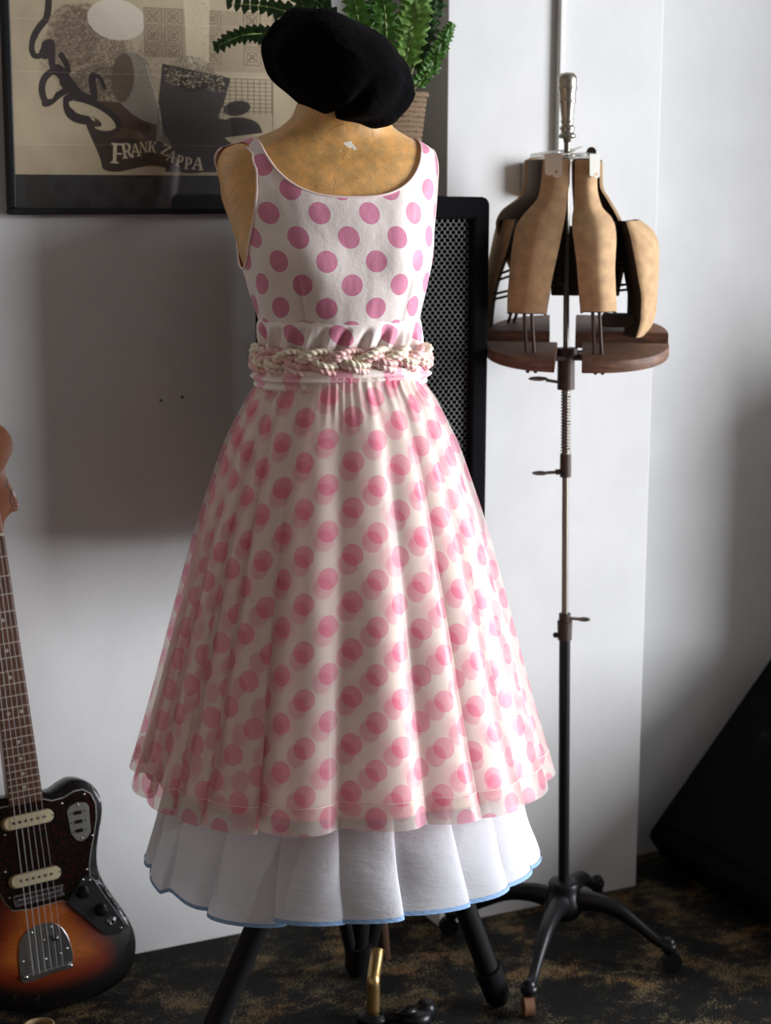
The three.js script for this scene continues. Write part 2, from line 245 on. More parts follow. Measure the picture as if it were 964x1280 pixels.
{
  const t = thing('polka_dot_dress', 'sleeveless cream dress with pink polka dots, scooped neck and full sheer skirt', 'dress', AX, FACE);
  // ---- bodice: the torso's shape, cut at the neckline and armholes
  const OFF = 0.0045, Y0 = 1.186, Y1 = 1.4595;
  const neck = (p) => { const [x, y, z] = p; const hh = z > -0.02 ? 0.127 : 0.10; return Math.pow(Math.abs((x + 0.006) / 0.123), 2.7) + Math.pow(Math.max(0, 1.50 - y) / hh, 2.7) - 1; };
  const arm = (sg) => (p) => { const [x, y, z] = p; if (x * sg < 0.085) return 1; return ((z - (sg < 0 ? 0.0 : -0.03)) / (sg < 0 ? 0.066 : 0.048)) ** 2 + ((y - 1.36) / 0.089) ** 2 - 1; };
  const fields = [neck, arm(-1), arm(1)];
  const NU = 260, NV = 150, P = [];
  const surf = (a, y) => {
    const wr = 0.0014 * n3(Math.sin(a) * 2.2, y * 9, Math.cos(a) * 2.2) + 0.00035 * n3(Math.sin(a) * 6, y * 14, Math.cos(a) * 6) - 0.003 * Math.exp(-(((Math.abs(a) - 0.62) / 0.022) ** 2)) * sm(1.275, 1.25, y);  // darts
    return torsoPt(a, y, OFF + wr);
  };
  const full = gridGeo(NU, NV, (u, v) => { const a = (u * 2 - 1) * Math.PI, y = lerp(Y0, Y1, v), p = surf(a, y); return [...p, (a * 0.122 + 0.0098) / PER[0], (y - 1.252) / PER[1]]; });
  arcUV(full, NU, NV, Math.round(NU * (0.5 - 4.3 / 360)), (l, j) => [l / PER[0], (lerp(Y0, Y1, j / NV) - 1.252) / PER[1]]);
  const pa = full.attributes.position, na = full.attributes.normal, ua = full.attributes.uv, ix = full.index.array;
  const vert = (i) => { const p = [pa.getX(i), pa.getY(i), pa.getZ(i)]; return { d: [...p, na.getX(i), na.getY(i), na.getZ(i), ua.getX(i), ua.getY(i)], f: fields.map((q) => q(p)) }; };
  const vs = []; for (let i = 0; i < pa.count; i++) vs.push(vert(i));
  const pos = [], nor = [], uv = [];
  for (let k = 0; k < ix.length; k += 3) {
    let poly = [vs[ix[k]], vs[ix[k + 1]], vs[ix[k + 2]]];
    for (let q = 0; q < 3 && poly.length; q++) {
      const out = [];
      for (let i = 0; i < poly.length; i++) { const A = poly[i], B = poly[(i + 1) % poly.length], fa = A.f[q], fb = B.f[q]; if (fa >= 0) out.push(A); if ((fa >= 0) !== (fb >= 0)) { const s = fa / (fa - fb); out.push({ d: A.d.map((x, j) => lerp(x, B.d[j], s)), f: A.f.map((x, j) => lerp(x, B.f[j], s)) }); } }
      poly = out;
    }
    for (let i = 1; i + 1 < poly.length; i++) for (const p of [poly[0], poly[i], poly[i + 1]]) { pos.push(p.d[0], p.d[1], p.d[2]); nor.push(p.d[3], p.d[4], p.d[5]); uv.push(p.d[6], p.d[7]); }
  }
  const bg = new THREE.BufferGeometry(); bg.setAttribute('position', new THREE.Float32BufferAttribute(pos, 3)); bg.setAttribute('normal', new THREE.Float32BufferAttribute(nor, 3)); bg.setAttribute('uv', new THREE.Float32BufferAttribute(uv, 2));
  mesh('bodice', bg, bodiceMat, t);
  // bindings along the cut edges
  const edgeCurve = (fn, a0, a1, n, ylo, yhi, fromTop) => { const pts = []; for (let i = 0; i <= n; i++) { const a = lerp(a0, a1, i / n); let lo = ylo, hi = yhi; const sg = (y) => fn(torsoPt(a, y, OFF)) >= 0; if (sg(lo) === sg(hi)) continue; for (let k = 0; k < 30; k++) { const m = (lo + hi) / 2; sg(m) === sg(lo) ? lo = m : hi = m; } pts.push(V(...torsoPt(a, (lo + hi) / 2, OFF + 0.0002))); } return pts; };
  const nk = edgeCurve(neck, -1.55, 1.5, 90, 1.30, 1.4590);
  if (nk.length > 4) mesh('neck_binding', sweep(crv(nk), () => 0.0017, 140, 8), pipingMat, t);
  for (const s of [-1, 1]) {
    const pts = []; const z0 = s < 0 ? 0.0 : -0.03, hz = s < 0 ? 0.066 : 0.048;
    for (let i = 0; i < 60; i++) { const th = i / 60 * Math.PI * 2, y = 1.36 + 0.089 * Math.sin(th); if (y > 1.444) continue; const z = z0 + hz * Math.cos(th); let best = null, bd = 9; for (let k = 0; k < 200; k++) { const a = s * lerp(0.6, 2.6, k / 199), p = torsoPt(a, y, OFF + 0.001); if (Math.abs(p[2] - z) < bd) { bd = Math.abs(p[2] - z); best = p; } } pts.push({ th, p: V(...best) }); }
    pts.sort((a, b) => ((a.th + Math.PI * 1.5) % (2 * Math.PI)) - ((b.th + Math.PI * 1.5) % (2 * Math.PI)));
    mesh('armhole_binding', sweep(crv(pts.map((q) => q.p)), () => 0.0016, 120, 8), pipingMat, t);
  }
  // ---- midriff: diagonal gathers between bodice seam and belt
  mesh('midriff', gridGeo(260, 40, (u, v) => {
    const a = (u * 2 - 1) * Math.PI, y = lerp(1.128, 1.2, v), env = Math.sin(Math.PI * clamp(v * 1.1, 0, 1)), fold = 0.0056 * env * Math.sin(a * 22 - v * 5.2 + 1.5 * Math.sin(a * 3)) + 0.0018 * env * Math.sin(a * 51 - v * 9);
    const p = torsoPt(a, y, 0.0075 + fold - 0.004 * sm(0.85, 1, v)); return [...p, (a * 0.118 + v * 0.03) / PER[0], (y - 1.18) / PER[1]];
  }), bodiceMat, t);
  // ---- waistband under the belt: horizontal crushed pleats
  mesh('waistband', gridGeo(200, 40, (u, v) => {
    const a = (u * 2 - 1) * Math.PI, y = lerp(1.098, 1.136, v), env = Math.sin(Math.PI * v) ** 0.6, fold = 0.0032 * Math.sin(v * 17 + 0.8 * Math.sin(a * 2.3 + 1) + a * 0.4) * env;
    const p = torsoPt(a, lerp(y, 1.125, 0.55), 0.0155 * env + 0.006 + fold); return [p[0], y + 0.0035 * Math.sin(a * 1.7 + 0.6), p[2], (a * 0.122) / PER[0] + 0.3, (y - 1.12) / PER[1] * 0.8];
  }), waistMat, t);
  // ---- skirt
  const HEM = 0.509;
  const hemY = (ac) => HEM + 0.006 * Math.sin(ac * 3 + 1) + 0.004 * sm(0.6, 1.5, Math.abs(ac));
  const SL = SKIRT.map((r, i) => { let q = 0; for (let k = 1; k <= i; k++) q += Math.hypot(SKIRT[k][1] - SKIRT[k - 1][1], SKIRT[k][0] - SKIRT[k - 1][0]); return [r[0], 0.37 + q]; });
  const cone = (nu, y, k0 = 0, dv = 0) => (l, j, i) => { const rho = interp(SL, y(j, (i / nu * 2 - 1) * Math.PI))[0], b = l / rho + k0; return [rho * Math.sin(b) / PER[0] + 0.25, -rho * Math.cos(b) / PER[1] + dv]; };
  mesh('skirt', arcUV(gridGeo(1080, 90, (u, v) => { const ac = (u * 2 - 1) * Math.PI, y = lerp(1.121, hemY(ac), v); return skirtPt(ac, y); }, true), 1080, 90, 540, cone(1080, (j, ac) => lerp(1.121, hemY(ac), j / 90))), outerMat, t);
  const band = mesh('hem_band', arcUV(gridGeo(1080, 8, (u, v) => { const ac = (u * 2 - 1) * Math.PI, h = hemY(ac), y = lerp(h + 0.036, h + 0.0004, v); return skirtPt(ac, y, { off: -0.0014 }); }, true), 1080, 8, 540, cone(1080, (j, ac) => hemY(ac) + lerp(0.036, 0.0004, j / 8), 0, 0.31)), outerMat, t);
  band.userData.label = 'folded double hem band';
  mesh('hem_stitching', gridGeo(1080, 2, (u, v) => { const ac = (u * 2 - 1) * Math.PI, h = hemY(ac), y = h + 0.0368 - 0.0008 * v; return skirtPt(ac, y, { off: 0.0004 }); }, true), pipingMat, t);
  mesh('lining_skirt', arcUV(gridGeo(900, 70, (u, v) => { const ac = (u * 2 - 1) * Math.PI, y = lerp(1.118, 0.528, v); return skirtPt(ac, y, { scale: 0.978, amp: 0.72, off: -0.003, wob: 0.004 }); }, true), 900, 70, 450, ((f) => (l, j, i) => f(l * 1.035, j, i))(cone(900, (j) => lerp(1.118, 0.528, j / 70), 0.012, 0.22))), innerMat, t);
}

// ------------------------------------------------------------------ petticoat
{
  const t = thing('petticoat', 'white cotton ruffled petticoat edged in blue, showing below the dotted skirt', 'petticoat', AX, FACE);
  const PT = [[1.09, 0.118], [1.0, 0.148], [0.75, 0.215], [0.60, 0.248], [0.51, 0.262], [0.44, 0.279], [0.372, 0.298]];
  const r = rng(77), N = 19, ph = Array.from({ length: N + 1 }, () => (r() - 0.5) * 1.6), am = Array.from({ length: N + 1 }, () => 0.25 + 1.35 * r());
  const pp = (ac, y, off = 0) => {
    const s = (ac + Math.PI) / (2 * Math.PI) * N, i = Math.floor(s) % N, f = s - Math.floor(s), k = sm(0, 1, f), A = lerp(am[i], am[(i + 1) % N], k), w = 2 * Math.PI / N, P = f * 2 * Math.PI;
    const v = clamp((0.62 - y) / 0.25, 0, 1), B = Math.pow(v, 0.8), a = ac + 0.30 * w * A * Math.sin(P + 0.4 + lerp(ph[i], ph[(i + 1) % N], k)) * B, R = interp(PT, y)[0] + 0.0105 * A * Math.cos(P) * B + 0.004 * n3(Math.cos(ac) * 5, y * 9, Math.sin(ac) * 5) * B + off;
    const kk = kz(a), xr = R * Math.sin(a), zc = R * Math.cos(a) * kk, l = -toCam;
    return [xr * Math.cos(l) + zc * Math.sin(l), y, -xr * Math.sin(l) + zc * Math.cos(l), ac * 1.2, y * 4];
  };
  const hem = (ac) => 0.372 + 0.006 * Math.sin(ac * 2 + 0.5) + 0.004 * n2(ac * 3, 1);
  mesh('cloth', gridGeo(900, 70, (u, v) => { const ac = (u * 2 - 1) * Math.PI; return pp(ac, lerp(1.09, hem(ac), v)); }, true), cottonMat, t);
  const tr = mesh('trim', gridGeo(900, 3, (u, v) => { const ac = (u * 2 - 1) * Math.PI, h = hem(ac); return pp(ac, lerp(h + 0.005, h - 0.001, v), 0.0012 + 0.0004 * Math.sin(ac * 400)); }, true), trimMat, t);
  tr.userData.label = 'pale blue edging';
}

// ------------------------------------------------------------------ braided belt
{
  const t = thing('braided_belt', 'thick plaited cord belt in pink and cream round the waist of the dress', 'belt', AX, FACE);
  const pink = phy({ color: new THREE.Color('#e0b0ab'), roughness: 0.4, sheen: 0.4 }), cream = phy({ color: new THREE.Color('#e8dcc2'), roughness: 0.4, sheen: 0.4 }), rose = phy({ color: new THREE.Color('#eac8c0'), roughness: 0.4, sheen: 0.4 });
  const n = 6, Yb = 1.1425;
  for (let k = 0; k < 3; k++) for (let c = 0; c < 2; c++) {
    const pts = [];
    for (let i = 0; i < 240; i++) {
      const s = i / 240 * Math.PI * 2, p = n * s + 2 * Math.PI * k / 3, b = torsoPt(s, 1.142, 0.0185 + 0.0062 * Math.sin(2 * p)), sl = Math.cos(p);
      pts.push(V(b[0], Yb + 0.0105 * Math.sin(p) + (c ? 0.0047 : -0.0047) * (1 - 0.25 * Math.abs(sl)) + 0.002 * Math.sin(s * 2 + 1), b[2] + (c ? 0.001 : -0.001)));
    }
    const cr = crv(pts, true);
    mesh('cord', sweep(cr, (q, a) => 0.0048 * (1 + 0.17 * Math.cos(2 * a - q * 2 * Math.PI * 95)), 1100, 14), [pink, cream, rose, pink, rose, cream][k * 2 + c], t);
  }
}

// ------------------------------------------------------------------ beret
{
  const velvet = phy({ color: lin(0.0018, 0.0016, 0.002), roughness: 1, sheen: 0.015, sheenRoughness: 0.5, sheenColor: lin(0.3, 0.28, 0.34), specularIntensity: 0.12, bumpMap: wrinkleBump, bumpScale: 0.002 });
  const t = thing('beret', 'black velvet beret slouched over the neck of the dress form', 'hat', [AX[0], 0, AX[2]], -25.1 * D2R);
  const c = V(-0.004, 1.553, 0.012), tilt = -27 * D2R;
  const g = gridGeo(160, 90, (u, v) => {
    const th = v * Math.PI, ph = u * Math.PI * 2; let x = Math.sin(th) * Math.cos(ph), z = Math.sin(th) * Math.sin(ph), y = Math.cos(th);
    const e = 0.78, sx = Math.sign(x) * Math.abs(x) ** 1, sy = Math.sign(y) * Math.abs(y) ** e;
    const fold = 0.03 * Math.sin(ph * 7 + 2 * Math.sin(ph * 2)) * sm(0.3, 0.9, Math.sin(th)) * (y < 0.2 ? 1 : 0.35) + 0.035 * n3(x * 1.4, y * 1.4, z * 1.4);
    const k = 1 + fold - 0.11 * Math.exp(-(((ph - 1.08) / 0.09) ** 2)) * sm(0.2, -0.4, y);
    return [0.110 * sx * k, 0.070 * sy * k, 0.103 * z * k, u * 4, v * 2];
  }, true);
  g.rotateZ(tilt); g.translate(c.x, c.y, c.z); g.computeVertexNormals();
  mesh('crown', g, velvet, t);
  mesh('band', gridGeo(80, 8, (u, v) => { const a = u * Math.PI * 2, r = 0.071 + 0.006 * Math.sin(v * Math.PI) + 0.002 * Math.sin(a * 9); return [r * Math.cos(a), lerp(0.035, -0.002, v), r * Math.sin(a)]; }, true).rotateZ(-22 * D2R).translate(-0.026, 1.513, 0.0), velvet, t);
}

// ------------------------------------------------------------------ framed poster
const blackWood = phy({ color: lin(0.006, 0.006, 0.007), roughness: 0.4, specularIntensity: 0.5 });
{
  const t = thing('framed_poster', 'black framed sepia poster with curling dark scrollwork and cream lettering, under glass', 'poster', [0, 0, 0]);
  const x0 = 0.7545, x1 = 1.318, y0 = 1.339, y1 = 2.21, D = 0.024, w = 0.011;
  const rail = (a, b, c, d) => rbx(c - a, d - b, D, 0.0025, (a + c) / 2, (b + d) / 2, D / 2 + 0.001);
  mesh('frame', [rail(x0, y0, x1, y0 + w)], blackWood, t); mesh('frame', [rail(x0, y1 - w, x1, y1)], blackWood, t);
  mesh('frame', [rail(x0, y0 + w, x0 + w, y1 - w)], blackWood, t); mesh('frame', [rail(x1 - w, y0 + w, x1, y1 - w)], blackWood, t);
  mesh('mat_board', bx(x1 - x0 - w, y1 - y0 - w, 0.003, (x0 + x1) / 2, (y0 + y1) / 2, 0.011), std({ color: lin(0.014, 0.015, 0.014), roughness: 0.8 }), t);
  const px0 = 0.768, px1 = 1.304, py0 = 1.4045, py1 = 2.14, S = 2000, CW = Math.round((px1 - px0) * S), CH = Math.round((py1 - py0) * S);
  const tex = canvasTex(CW, CH, (c, W, H) => {
    const im = c.createImageData(W, H), d = im.data;
    for (let y = 0; y < H; y++) for (let x = 0; x < W; x++) { const o = (y * W + x) * 4, k = 1 + 0.05 * fbm(x / 160, y / 200, 4) + 0.05 * fbm(x / 3, y / 3, 2); d[o] = 178 * k; d[o + 1] = 161 * k; d[o + 2] = 132 * k; d[o + 3] = 255; }
    c.putImageData(im, 0, 0);
    // poster units: 1 = 1.397 mm across, 1.261 mm down, origin above the top of what shows
    c.setTransform(0.001397 * S, 0, 0, 0.001261 * S, -20 * 0.001397 * S, H - 218.5 * 0.001261 * S);
    const r = rng(9), soft = (x, y, rx, ry, col, n = 1400, s = 2.2) => { for (let i = 0; i < n; i++) { const a = r() * 6.283, q = Math.sqrt(r()); c.fillStyle = col + (0.06 + 0.18 * r()) + ')'; c.fillRect(x + Math.cos(a) * q * rx, y + Math.sin(a) * q * ry, s * (0.4 + r()), s * (0.4 + r())); } };
    // generic abstract picture: grainy sepia shapes, patterned tiles, a dark block
    soft(112, 60, 46, 62, 'rgba(70,52,38,', 5200); soft(92, 40, 30, 40, 'rgba(84,64,46,', 2200); soft(120, 105, 40, 26, 'rgba(70,52,38,', 1500); soft(112, 70, 60, 60, 'rgba(96,76,58,', 9000, 1.4); soft(130, 110, 40, 36, 'rgba(50,38,30,', 3500, 1.6);
    c.fillStyle = 'rgba(214,204,186,0.85)'; c.beginPath(); c.ellipse(148, 18, 36, 26, 0.1, 0, 7); c.fill();
    c.fillStyle = 'rgba(150,132,106,0.75)'; c.fillRect(182, 0, 52, 66); c.fillRect(262, 0, 88, 86);
    c.strokeStyle = 'rgba(78,60,44,0.5)'; c.lineWidth = 0.9;
    for (let i = 0; i < 5; i++) for (let j = 0; j < 3; j++) { const X = 190 + (i % 2) * 26 + (i > 1 ? 76 + 26 * (i - 2) : 0), Y = 8 + j * 24; if (X > 344) continue; c.strokeRect(X - 8, Y - 7, 22, 21); c.beginPath(); c.arc(X + 3, Y + 3, 7, 0, 6.3); c.stroke(); c.beginPath(); c.arc(X + 3, Y + 3, 3, 0, 6.3); c.stroke(); c.beginPath(); c.moveTo(X - 6, Y - 5); c.lineTo(X + 12, Y + 12); c.moveTo(X + 12, Y - 5); c.lineTo(X - 6, Y + 12); c.stroke(); }
    c.fillStyle = 'rgba(176,160,132,1)'; c.fillRect(182, 64, 58, 7); c.fillRect(268, 80, 80, 6);
    for (let i = 0; i < 9; i++) { c.fillStyle = 'rgba(80,62,46,0.55)'; c.fillRect(282 + i * 8, 88, 1.4, 48); c.fillRect(280, 88 + i * 5.4, 68, 1.2); }
    c.fillStyle = 'rgba(196,180,150,0.95)'; c.beginPath(); c.moveTo(232, -20); c.lineTo(266, -20); c.lineTo(264, 68); c.quadraticCurveTo(250, 82, 236, 68); c.fill(); soft(250, 20, 14, 60, 'rgba(90,70,52,', 500, 1.2);
    c.fillStyle = 'rgb(46,36,30)'; c.beginPath(); c.moveTo(204, 72); c.lineTo(292, 88); c.lineTo(284, 118); c.lineTo(274, 142); c.lineTo(330, 150); c.lineTo(334, 160); c.lineTo(280, 168); c.lineTo(276, 214); c.lineTo(206, 214); c.lineTo(196, 140); c.fill();
    c.fillStyle = 'rgba(46,36,30,0.95)'; c.beginPath(); c.ellipse(300, 128, 18, 10, -0.2, 0, 7); c.fill(); c.beginPath(); c.ellipse(306, 150, 24, 10, 0.1, 0, 7); c.fill();
    for (let i = 0; i < 420; i++) { const x = 206 + r() * 76, y = 76 + r() * 22 + (x - 206) * 0.12; c.fillStyle = r() < 0.5 ? 'rgba(190,170,138,0.8)' : 'rgba(40,30,24,0.9)'; c.fillRect(x, y, 2.6, 1.6); }
    c.fillStyle = 'rgba(132,124,112,0.9)'; c.beginPath(); c.moveTo(148, 62); c.quadraticCurveTo(172, 52, 186, 72); c.quadraticCurveTo(196, 110, 204, 160); c.lineTo(214, 178); c.lineTo(190, 176); c.quadraticCurveTo(150, 150, 142, 118); c.fill();
    c.fillStyle = 'rgba(92,74,58,0.9)'; c.beginPath(); c.ellipse(154, 92, 14, 32, 0.1, 0, 7); c.fill(); soft(154, 92, 14, 30, 'rgba(50,38,28,', 500, 1.4);
    c.strokeStyle = 'rgba(206,196,180,0.7)'; c.lineWidth = 2; c.beginPath(); c.moveTo(184, 74); c.bezierCurveTo(192, 110, 204, 130, 200, 166); c.stroke();
    soft(240, 130, 44, 70, 'rgba(40,30,24,', 4200, 2); soft(200, 70, 30, 40, 'rgba(96,78,60,', 2400, 1.5); soft(300, 60, 48, 60, 'rgba(110,90,70,', 2400, 1.2);
    c.fillStyle = 'rgb(74,50,34)'; c.beginPath(); c.moveTo(116, 122); c.lineTo(150, 124); c.quadraticCurveTo(170, 148, 196, 152); c.lineTo(194, 176); c.lineTo(120, 172); c.fill();
    // dark ribbon scrollwork
    const dk = 'rgb(40,28,22)', tan = 'rgb(176,159,130)';
    c.strokeStyle = dk; c.fillStyle = dk; c.lineCap = 'round'; c.lineJoin = 'round';
    const st = (wd, ...q) => { c.lineWidth = wd; c.beginPath(); c.moveTo(q[0], q[1]); for (let i = 2; i < q.length; i += 6) c.bezierCurveTo(q[i], q[i + 1], q[i + 2], q[i + 3], q[i + 4], q[i + 5]); c.stroke(); };
    st(8, 67, -60, 66, -20, 68, 8, 62, 22); st(8, 62, 22, 52, 34, 44, 44, 45, 62); st(7, 45, 62, 46, 72, 52, 68, 58, 66); st(12, 60, 66, 56, 56, 64, 52, 66, 52); st(8, 68, 52, 70, 66, 64, 74, 72, 88);
    st(7, 80, 66, 76, 66, 86, 70, 87, 86); st(14, 74, 84, 84, 92, 88, 108, 108, 126); st(8, 70, 86, 54, 92, 52, 112, 58, 124); st(8, 58, 128, 66, 128, 72, 116, 82, 112); st(16, 84, 100, 92, 112, 98, 118, 112, 124);
    st(9, 118, 90, 112, 100, 122, 112, 116, 124); st(5, 118, 90, 126, 88, 128, 98, 131, 106);
    st(12, 86, 122, 84, 140, 90, 146, 108, 148); st(12, 104, 120, 126, 132, 140, 140, 146, 152); st(10, 108, 148, 118, 158, 132, 162, 146, 158); st(5, 124, 146, 128, 148, 126, 154, 120, 153);
    c.beginPath(); c.moveTo(106, 150); c.bezierCurveTo(112, 172, 124, 190, 126, 210); c.bezierCurveTo(140, 222, 168, 206, 190, 206); c.bezierCurveTo(214, 208, 226, 220, 252, 214); c.bezierCurveTo(276, 216, 284, 190, 300, 182); c.lineTo(262, 150); c.lineTo(214, 186); c.lineTo(200, 174); c.lineTo(140, 170); c.lineTo(146, 156); c.fill();
    c.fillStyle = tan; c.beginPath(); c.ellipse(66, 108, 6, 14, 0.12, 0, 7); c.fill(); c.beginPath(); c.ellipse(52, 54, 4, 10, 0.2, 0, 7); c.fill(); c.beginPath(); c.moveTo(88, 124); c.bezierCurveTo(110, 122, 144, 142, 144, 156); c.bezierCurveTo(140, 164, 120, 162, 117, 156); c.bezierCurveTo(136, 158, 124, 144, 104, 138); c.bezierCurveTo(92, 138, 84, 130, 88, 124); c.fill();
    c.beginPath(); c.moveTo(282, 200); c.quadraticCurveTo(286, 182, 300, 182); c.lineTo(310, 230); c.lineTo(276, 230); c.fill();
    // lettering
    c.fillStyle = 'rgb(205,188,158)'; c.textAlign = 'center'; c.textBaseline = 'middle';
    for (const [ch, x, y, h, sx, a] of [['F', 145, 190, 33, 0.85, 0.06], ['R', 157, 187, 25, 0.85, -0.12], ['A', 168, 185, 21, 0.85, -0.05], ['N', 178, 182, 18, 0.8, 0.04], ['K', 189, 181, 18, 0.95, 0.12], ['Z', 207, 185, 18, 1.0, 0.45], ['A', 214, 193, 19, 0.8, 0.4], ['P', 224, 199, 19, 0.85, 0.25], ['P', 235, 202, 20, 0.85, 0.12], ['A', 248, 202, 21, 1.0, 0.12]]) { c.save(); c.translate(x, y); c.rotate(a); c.scale(sx, 1.12); c.font = `bold ${h}px serif`; c.fillText(ch, 0, 0); c.restore(); }
    c.strokeStyle = 'rgba(60,46,36,0.8)'; c.lineWidth = 0.8; c.beginPath(); c.moveTo(352, -300); c.lineTo(347, 219); c.stroke();
    c.strokeStyle = 'rgba(230,220,200,0.35)'; for (const y of [88, 180, 22]) { c.lineWidth = 0.7; c.beginPath(); c.moveTo(20, y); c.lineTo(400, y - 2); c.stroke(); }
    c.setTransform(1, 0, 0, 1, 0, 0);
  });
  const g = new THREE.BoxGeometry(px1 - px0, py1 - py0, 0.0012).translate((px0 + px1) / 2, (py0 + py1) / 2, 0.0138);
  mesh('poster_sheet', g, std({ map: tex, roughness: 0.75 }), t);
  mesh('glass', bx(x1 - x0 - w, y1 - y0 - w, 0.002, (x0 + x1) / 2, (y0 + y1) / 2, 0.019), phy({ transmission: 1, thickness: 0, roughness: 0.02, ior: 1.45, specularIntensity: 0.6 }), t);
}

// ------------------------------------------------------------------ cable conduit, junction box, nails
const whitePaint = std({ color: lin(0.62, 0.62, 0.60), roughness: 0.5 });
{
  const t = thing('cable_conduit', 'slim white vertical cable conduit running down the white column', 'conduit', [1.7285, 0, 0.14]);
  mesh('pipe', rbx(0.0105, 1.35, 0.012, 0.003, 0, 2.075, 0.007), whitePaint, t);
  mesh('clip', rbx(0.02, 0.012, 0.014, 0.002, 0, 1.80, 0.008), whitePaint, t);
  const j = thing('junction_box', 'small grey box on the column half hidden behind the tan body-form panels', 'box', [1.69, 1.40, 0.14]);
  mesh('box_body', rbx(0.072, 0.062, 0.035, 0.004, 0, 0, 0.018), std({ color: lin(0.4, 0.4, 0.39), roughness: 0.5 }), j);
  mesh('box_lid', rbx(0.06, 0.05, 0.004, 0.0015, 0, 0, 0.037), whitePaint, j);
}
for (const [x, y, l] of [[1.014, 1.019, 'tiny dark nail in the grey wall, left one of the pair'], [1.053, 1.023, 'tiny dark nail in the grey wall, right one of the pair']]) {
  const n = mesh('wall_nail', merge([cyl(0.0022, 0.0022, 0.002, 0, 0.008, 0, 10), cyl(0.0009, 0.0009, 0.008, 0, 0.004, 0, 8)]).rotateX(Math.PI / 2).rotateZ(0.3).translate(0, 0, 0), blackIron); n.position.set(x, y, 0); tag(n, l, 'nail', 'nails in the wall');
}

// ------------------------------------------------------------------ loudspeaker behind the dress
const carpetBump = dataTex(256, 256, (x, y) => 128 + 100 * fbm(x / 3, y / 3, 3), false, THREE.RepeatWrapping);
const carpetMat = phy({ color: lin(0.0065, 0.0067, 0.008), roughness: 1, specularIntensity: 0.15, bumpMap: carpetBump, bumpScale: 0.004 });
{
  const X0 = 1.135, X1 = 1.497, Y0 = 0.752, Y1 = 1.371, Z0 = 0.142, Z1 = 0.31, bz = 0.026;
  const t = thing('loudspeaker', 'tall black carpeted loudspeaker with honeycomb metal grille mounted behind the dress', 'speaker', [(X0 + X1) / 2, Y0, Z0]);
  const W = X1 - X0, H = Y1 - Y0, D = Z1 - Z0;
  const rr = (s, w, h, r) => { s.moveTo(-w / 2 + r, -h / 2); s.lineTo(w / 2 - r, -h / 2); s.quadraticCurveTo(w / 2, -h / 2, w / 2, -h / 2 + r); s.lineTo(w / 2, h / 2 - r); s.quadraticCurveTo(w / 2, h / 2, w / 2 - r, h / 2); s.lineTo(-w / 2 + r, h / 2); s.quadraticCurveTo(-w / 2, h / 2, -w / 2, h / 2 - r); s.lineTo(-w / 2, -h / 2 + r); s.quadraticCurveTo(-w / 2, -h / 2, -w / 2 + r, -h / 2); };
  const sh = new THREE.Shape(); rr(sh, W - 0.016, H - 0.016, 0.008); const ho = new THREE.Path(); rr(ho, W - 2 * bz, H - 2 * bz - 0.006, 0.004); sh.holes.push(ho);
  const shell = new THREE.ExtrudeGeometry(sh, { depth: D - 0.016, bevelEnabled: true, bevelThickness: 0.008, bevelSize: 0.008, bevelSegments: 4, curveSegments: 6 }).translate(0, H / 2, 0.008);
  mesh('cabinet', boxUV(merge([shell, bx(W - 0.02, H - 0.02, 0.02, 0, H / 2, 0.018)]), 6), carpetMat, t);
  mesh('baffle', bx(W - 2 * bz, H - 2 * bz, 0.012, 0, H / 2, D - 0.07), std({ color: lin(0.004, 0.004, 0.004), roughness: 0.9 }), t);
  // honeycomb grille of real openings
  const pw = 0.0108, ph = 0.00635, gw = W - 2 * bz - 0.002, gh = H - 2 * bz - 0.008, pos = [], zf = D - 0.012, zb = D - 0.0135;
  const hex = [[0.5, -0.28], [0.5, 0.28], [0, 0.66], [-0.5, 0.28], [-0.5, -0.28], [0, -0.66]];
  const nx = Math.floor(gw / pw), ny = Math.floor(gh / ph);
  for (let j = 0; j < ny; j++) for (let i = 0; i < nx; i++) {
    const cx = -gw / 2 + (i + 0.5 + (j % 2) * 0.5) * pw, cy = H / 2 - gh / 2 + (j + 0.5) * ph; if (cx + pw / 2 > gw / 2 + 0.002) continue;
    for (let k = 0; k < 6; k++) {
      const a = hex[k], b = hex[(k + 1) % 6], o = (q, s) => [cx + q[0] * pw * s, cy + q[1] * ph * 1.16 * s], A = o(a, 1), B = o(b, 1), C = o(b, 0.80), E = o(a, 0.80);
      pos.push(...A, zf, ...B, zf, ...C, zf, ...A, zf, ...C, zf, ...E, zf, ...E, zf, ...C, zf, ...C, zb, ...E, zf, ...C, zb, ...E, zb);
    }
  }
  const gg = new THREE.BufferGeometry(); gg.setAttribute('position', new THREE.Float32BufferAttribute(pos, 3)); gg.computeVertexNormals();
  const gr = mesh('grille', gg, std({ color: lin(0.16, 0.16, 0.165), roughness: 0.5, metalness: 0.2, side: THREE.DoubleSide }), t); gr.userData.label = 'grey honeycomb metal grille';
  mesh('bracket', [bx(0.05, 0.2, 0.006, 0, H * 0.55, -Z0 + 0.004), bx(0.04, 0.03, Z0 - 0.003, 0, H * 0.55, -Z0 / 2 + 0.002)], blackIron, t);
}

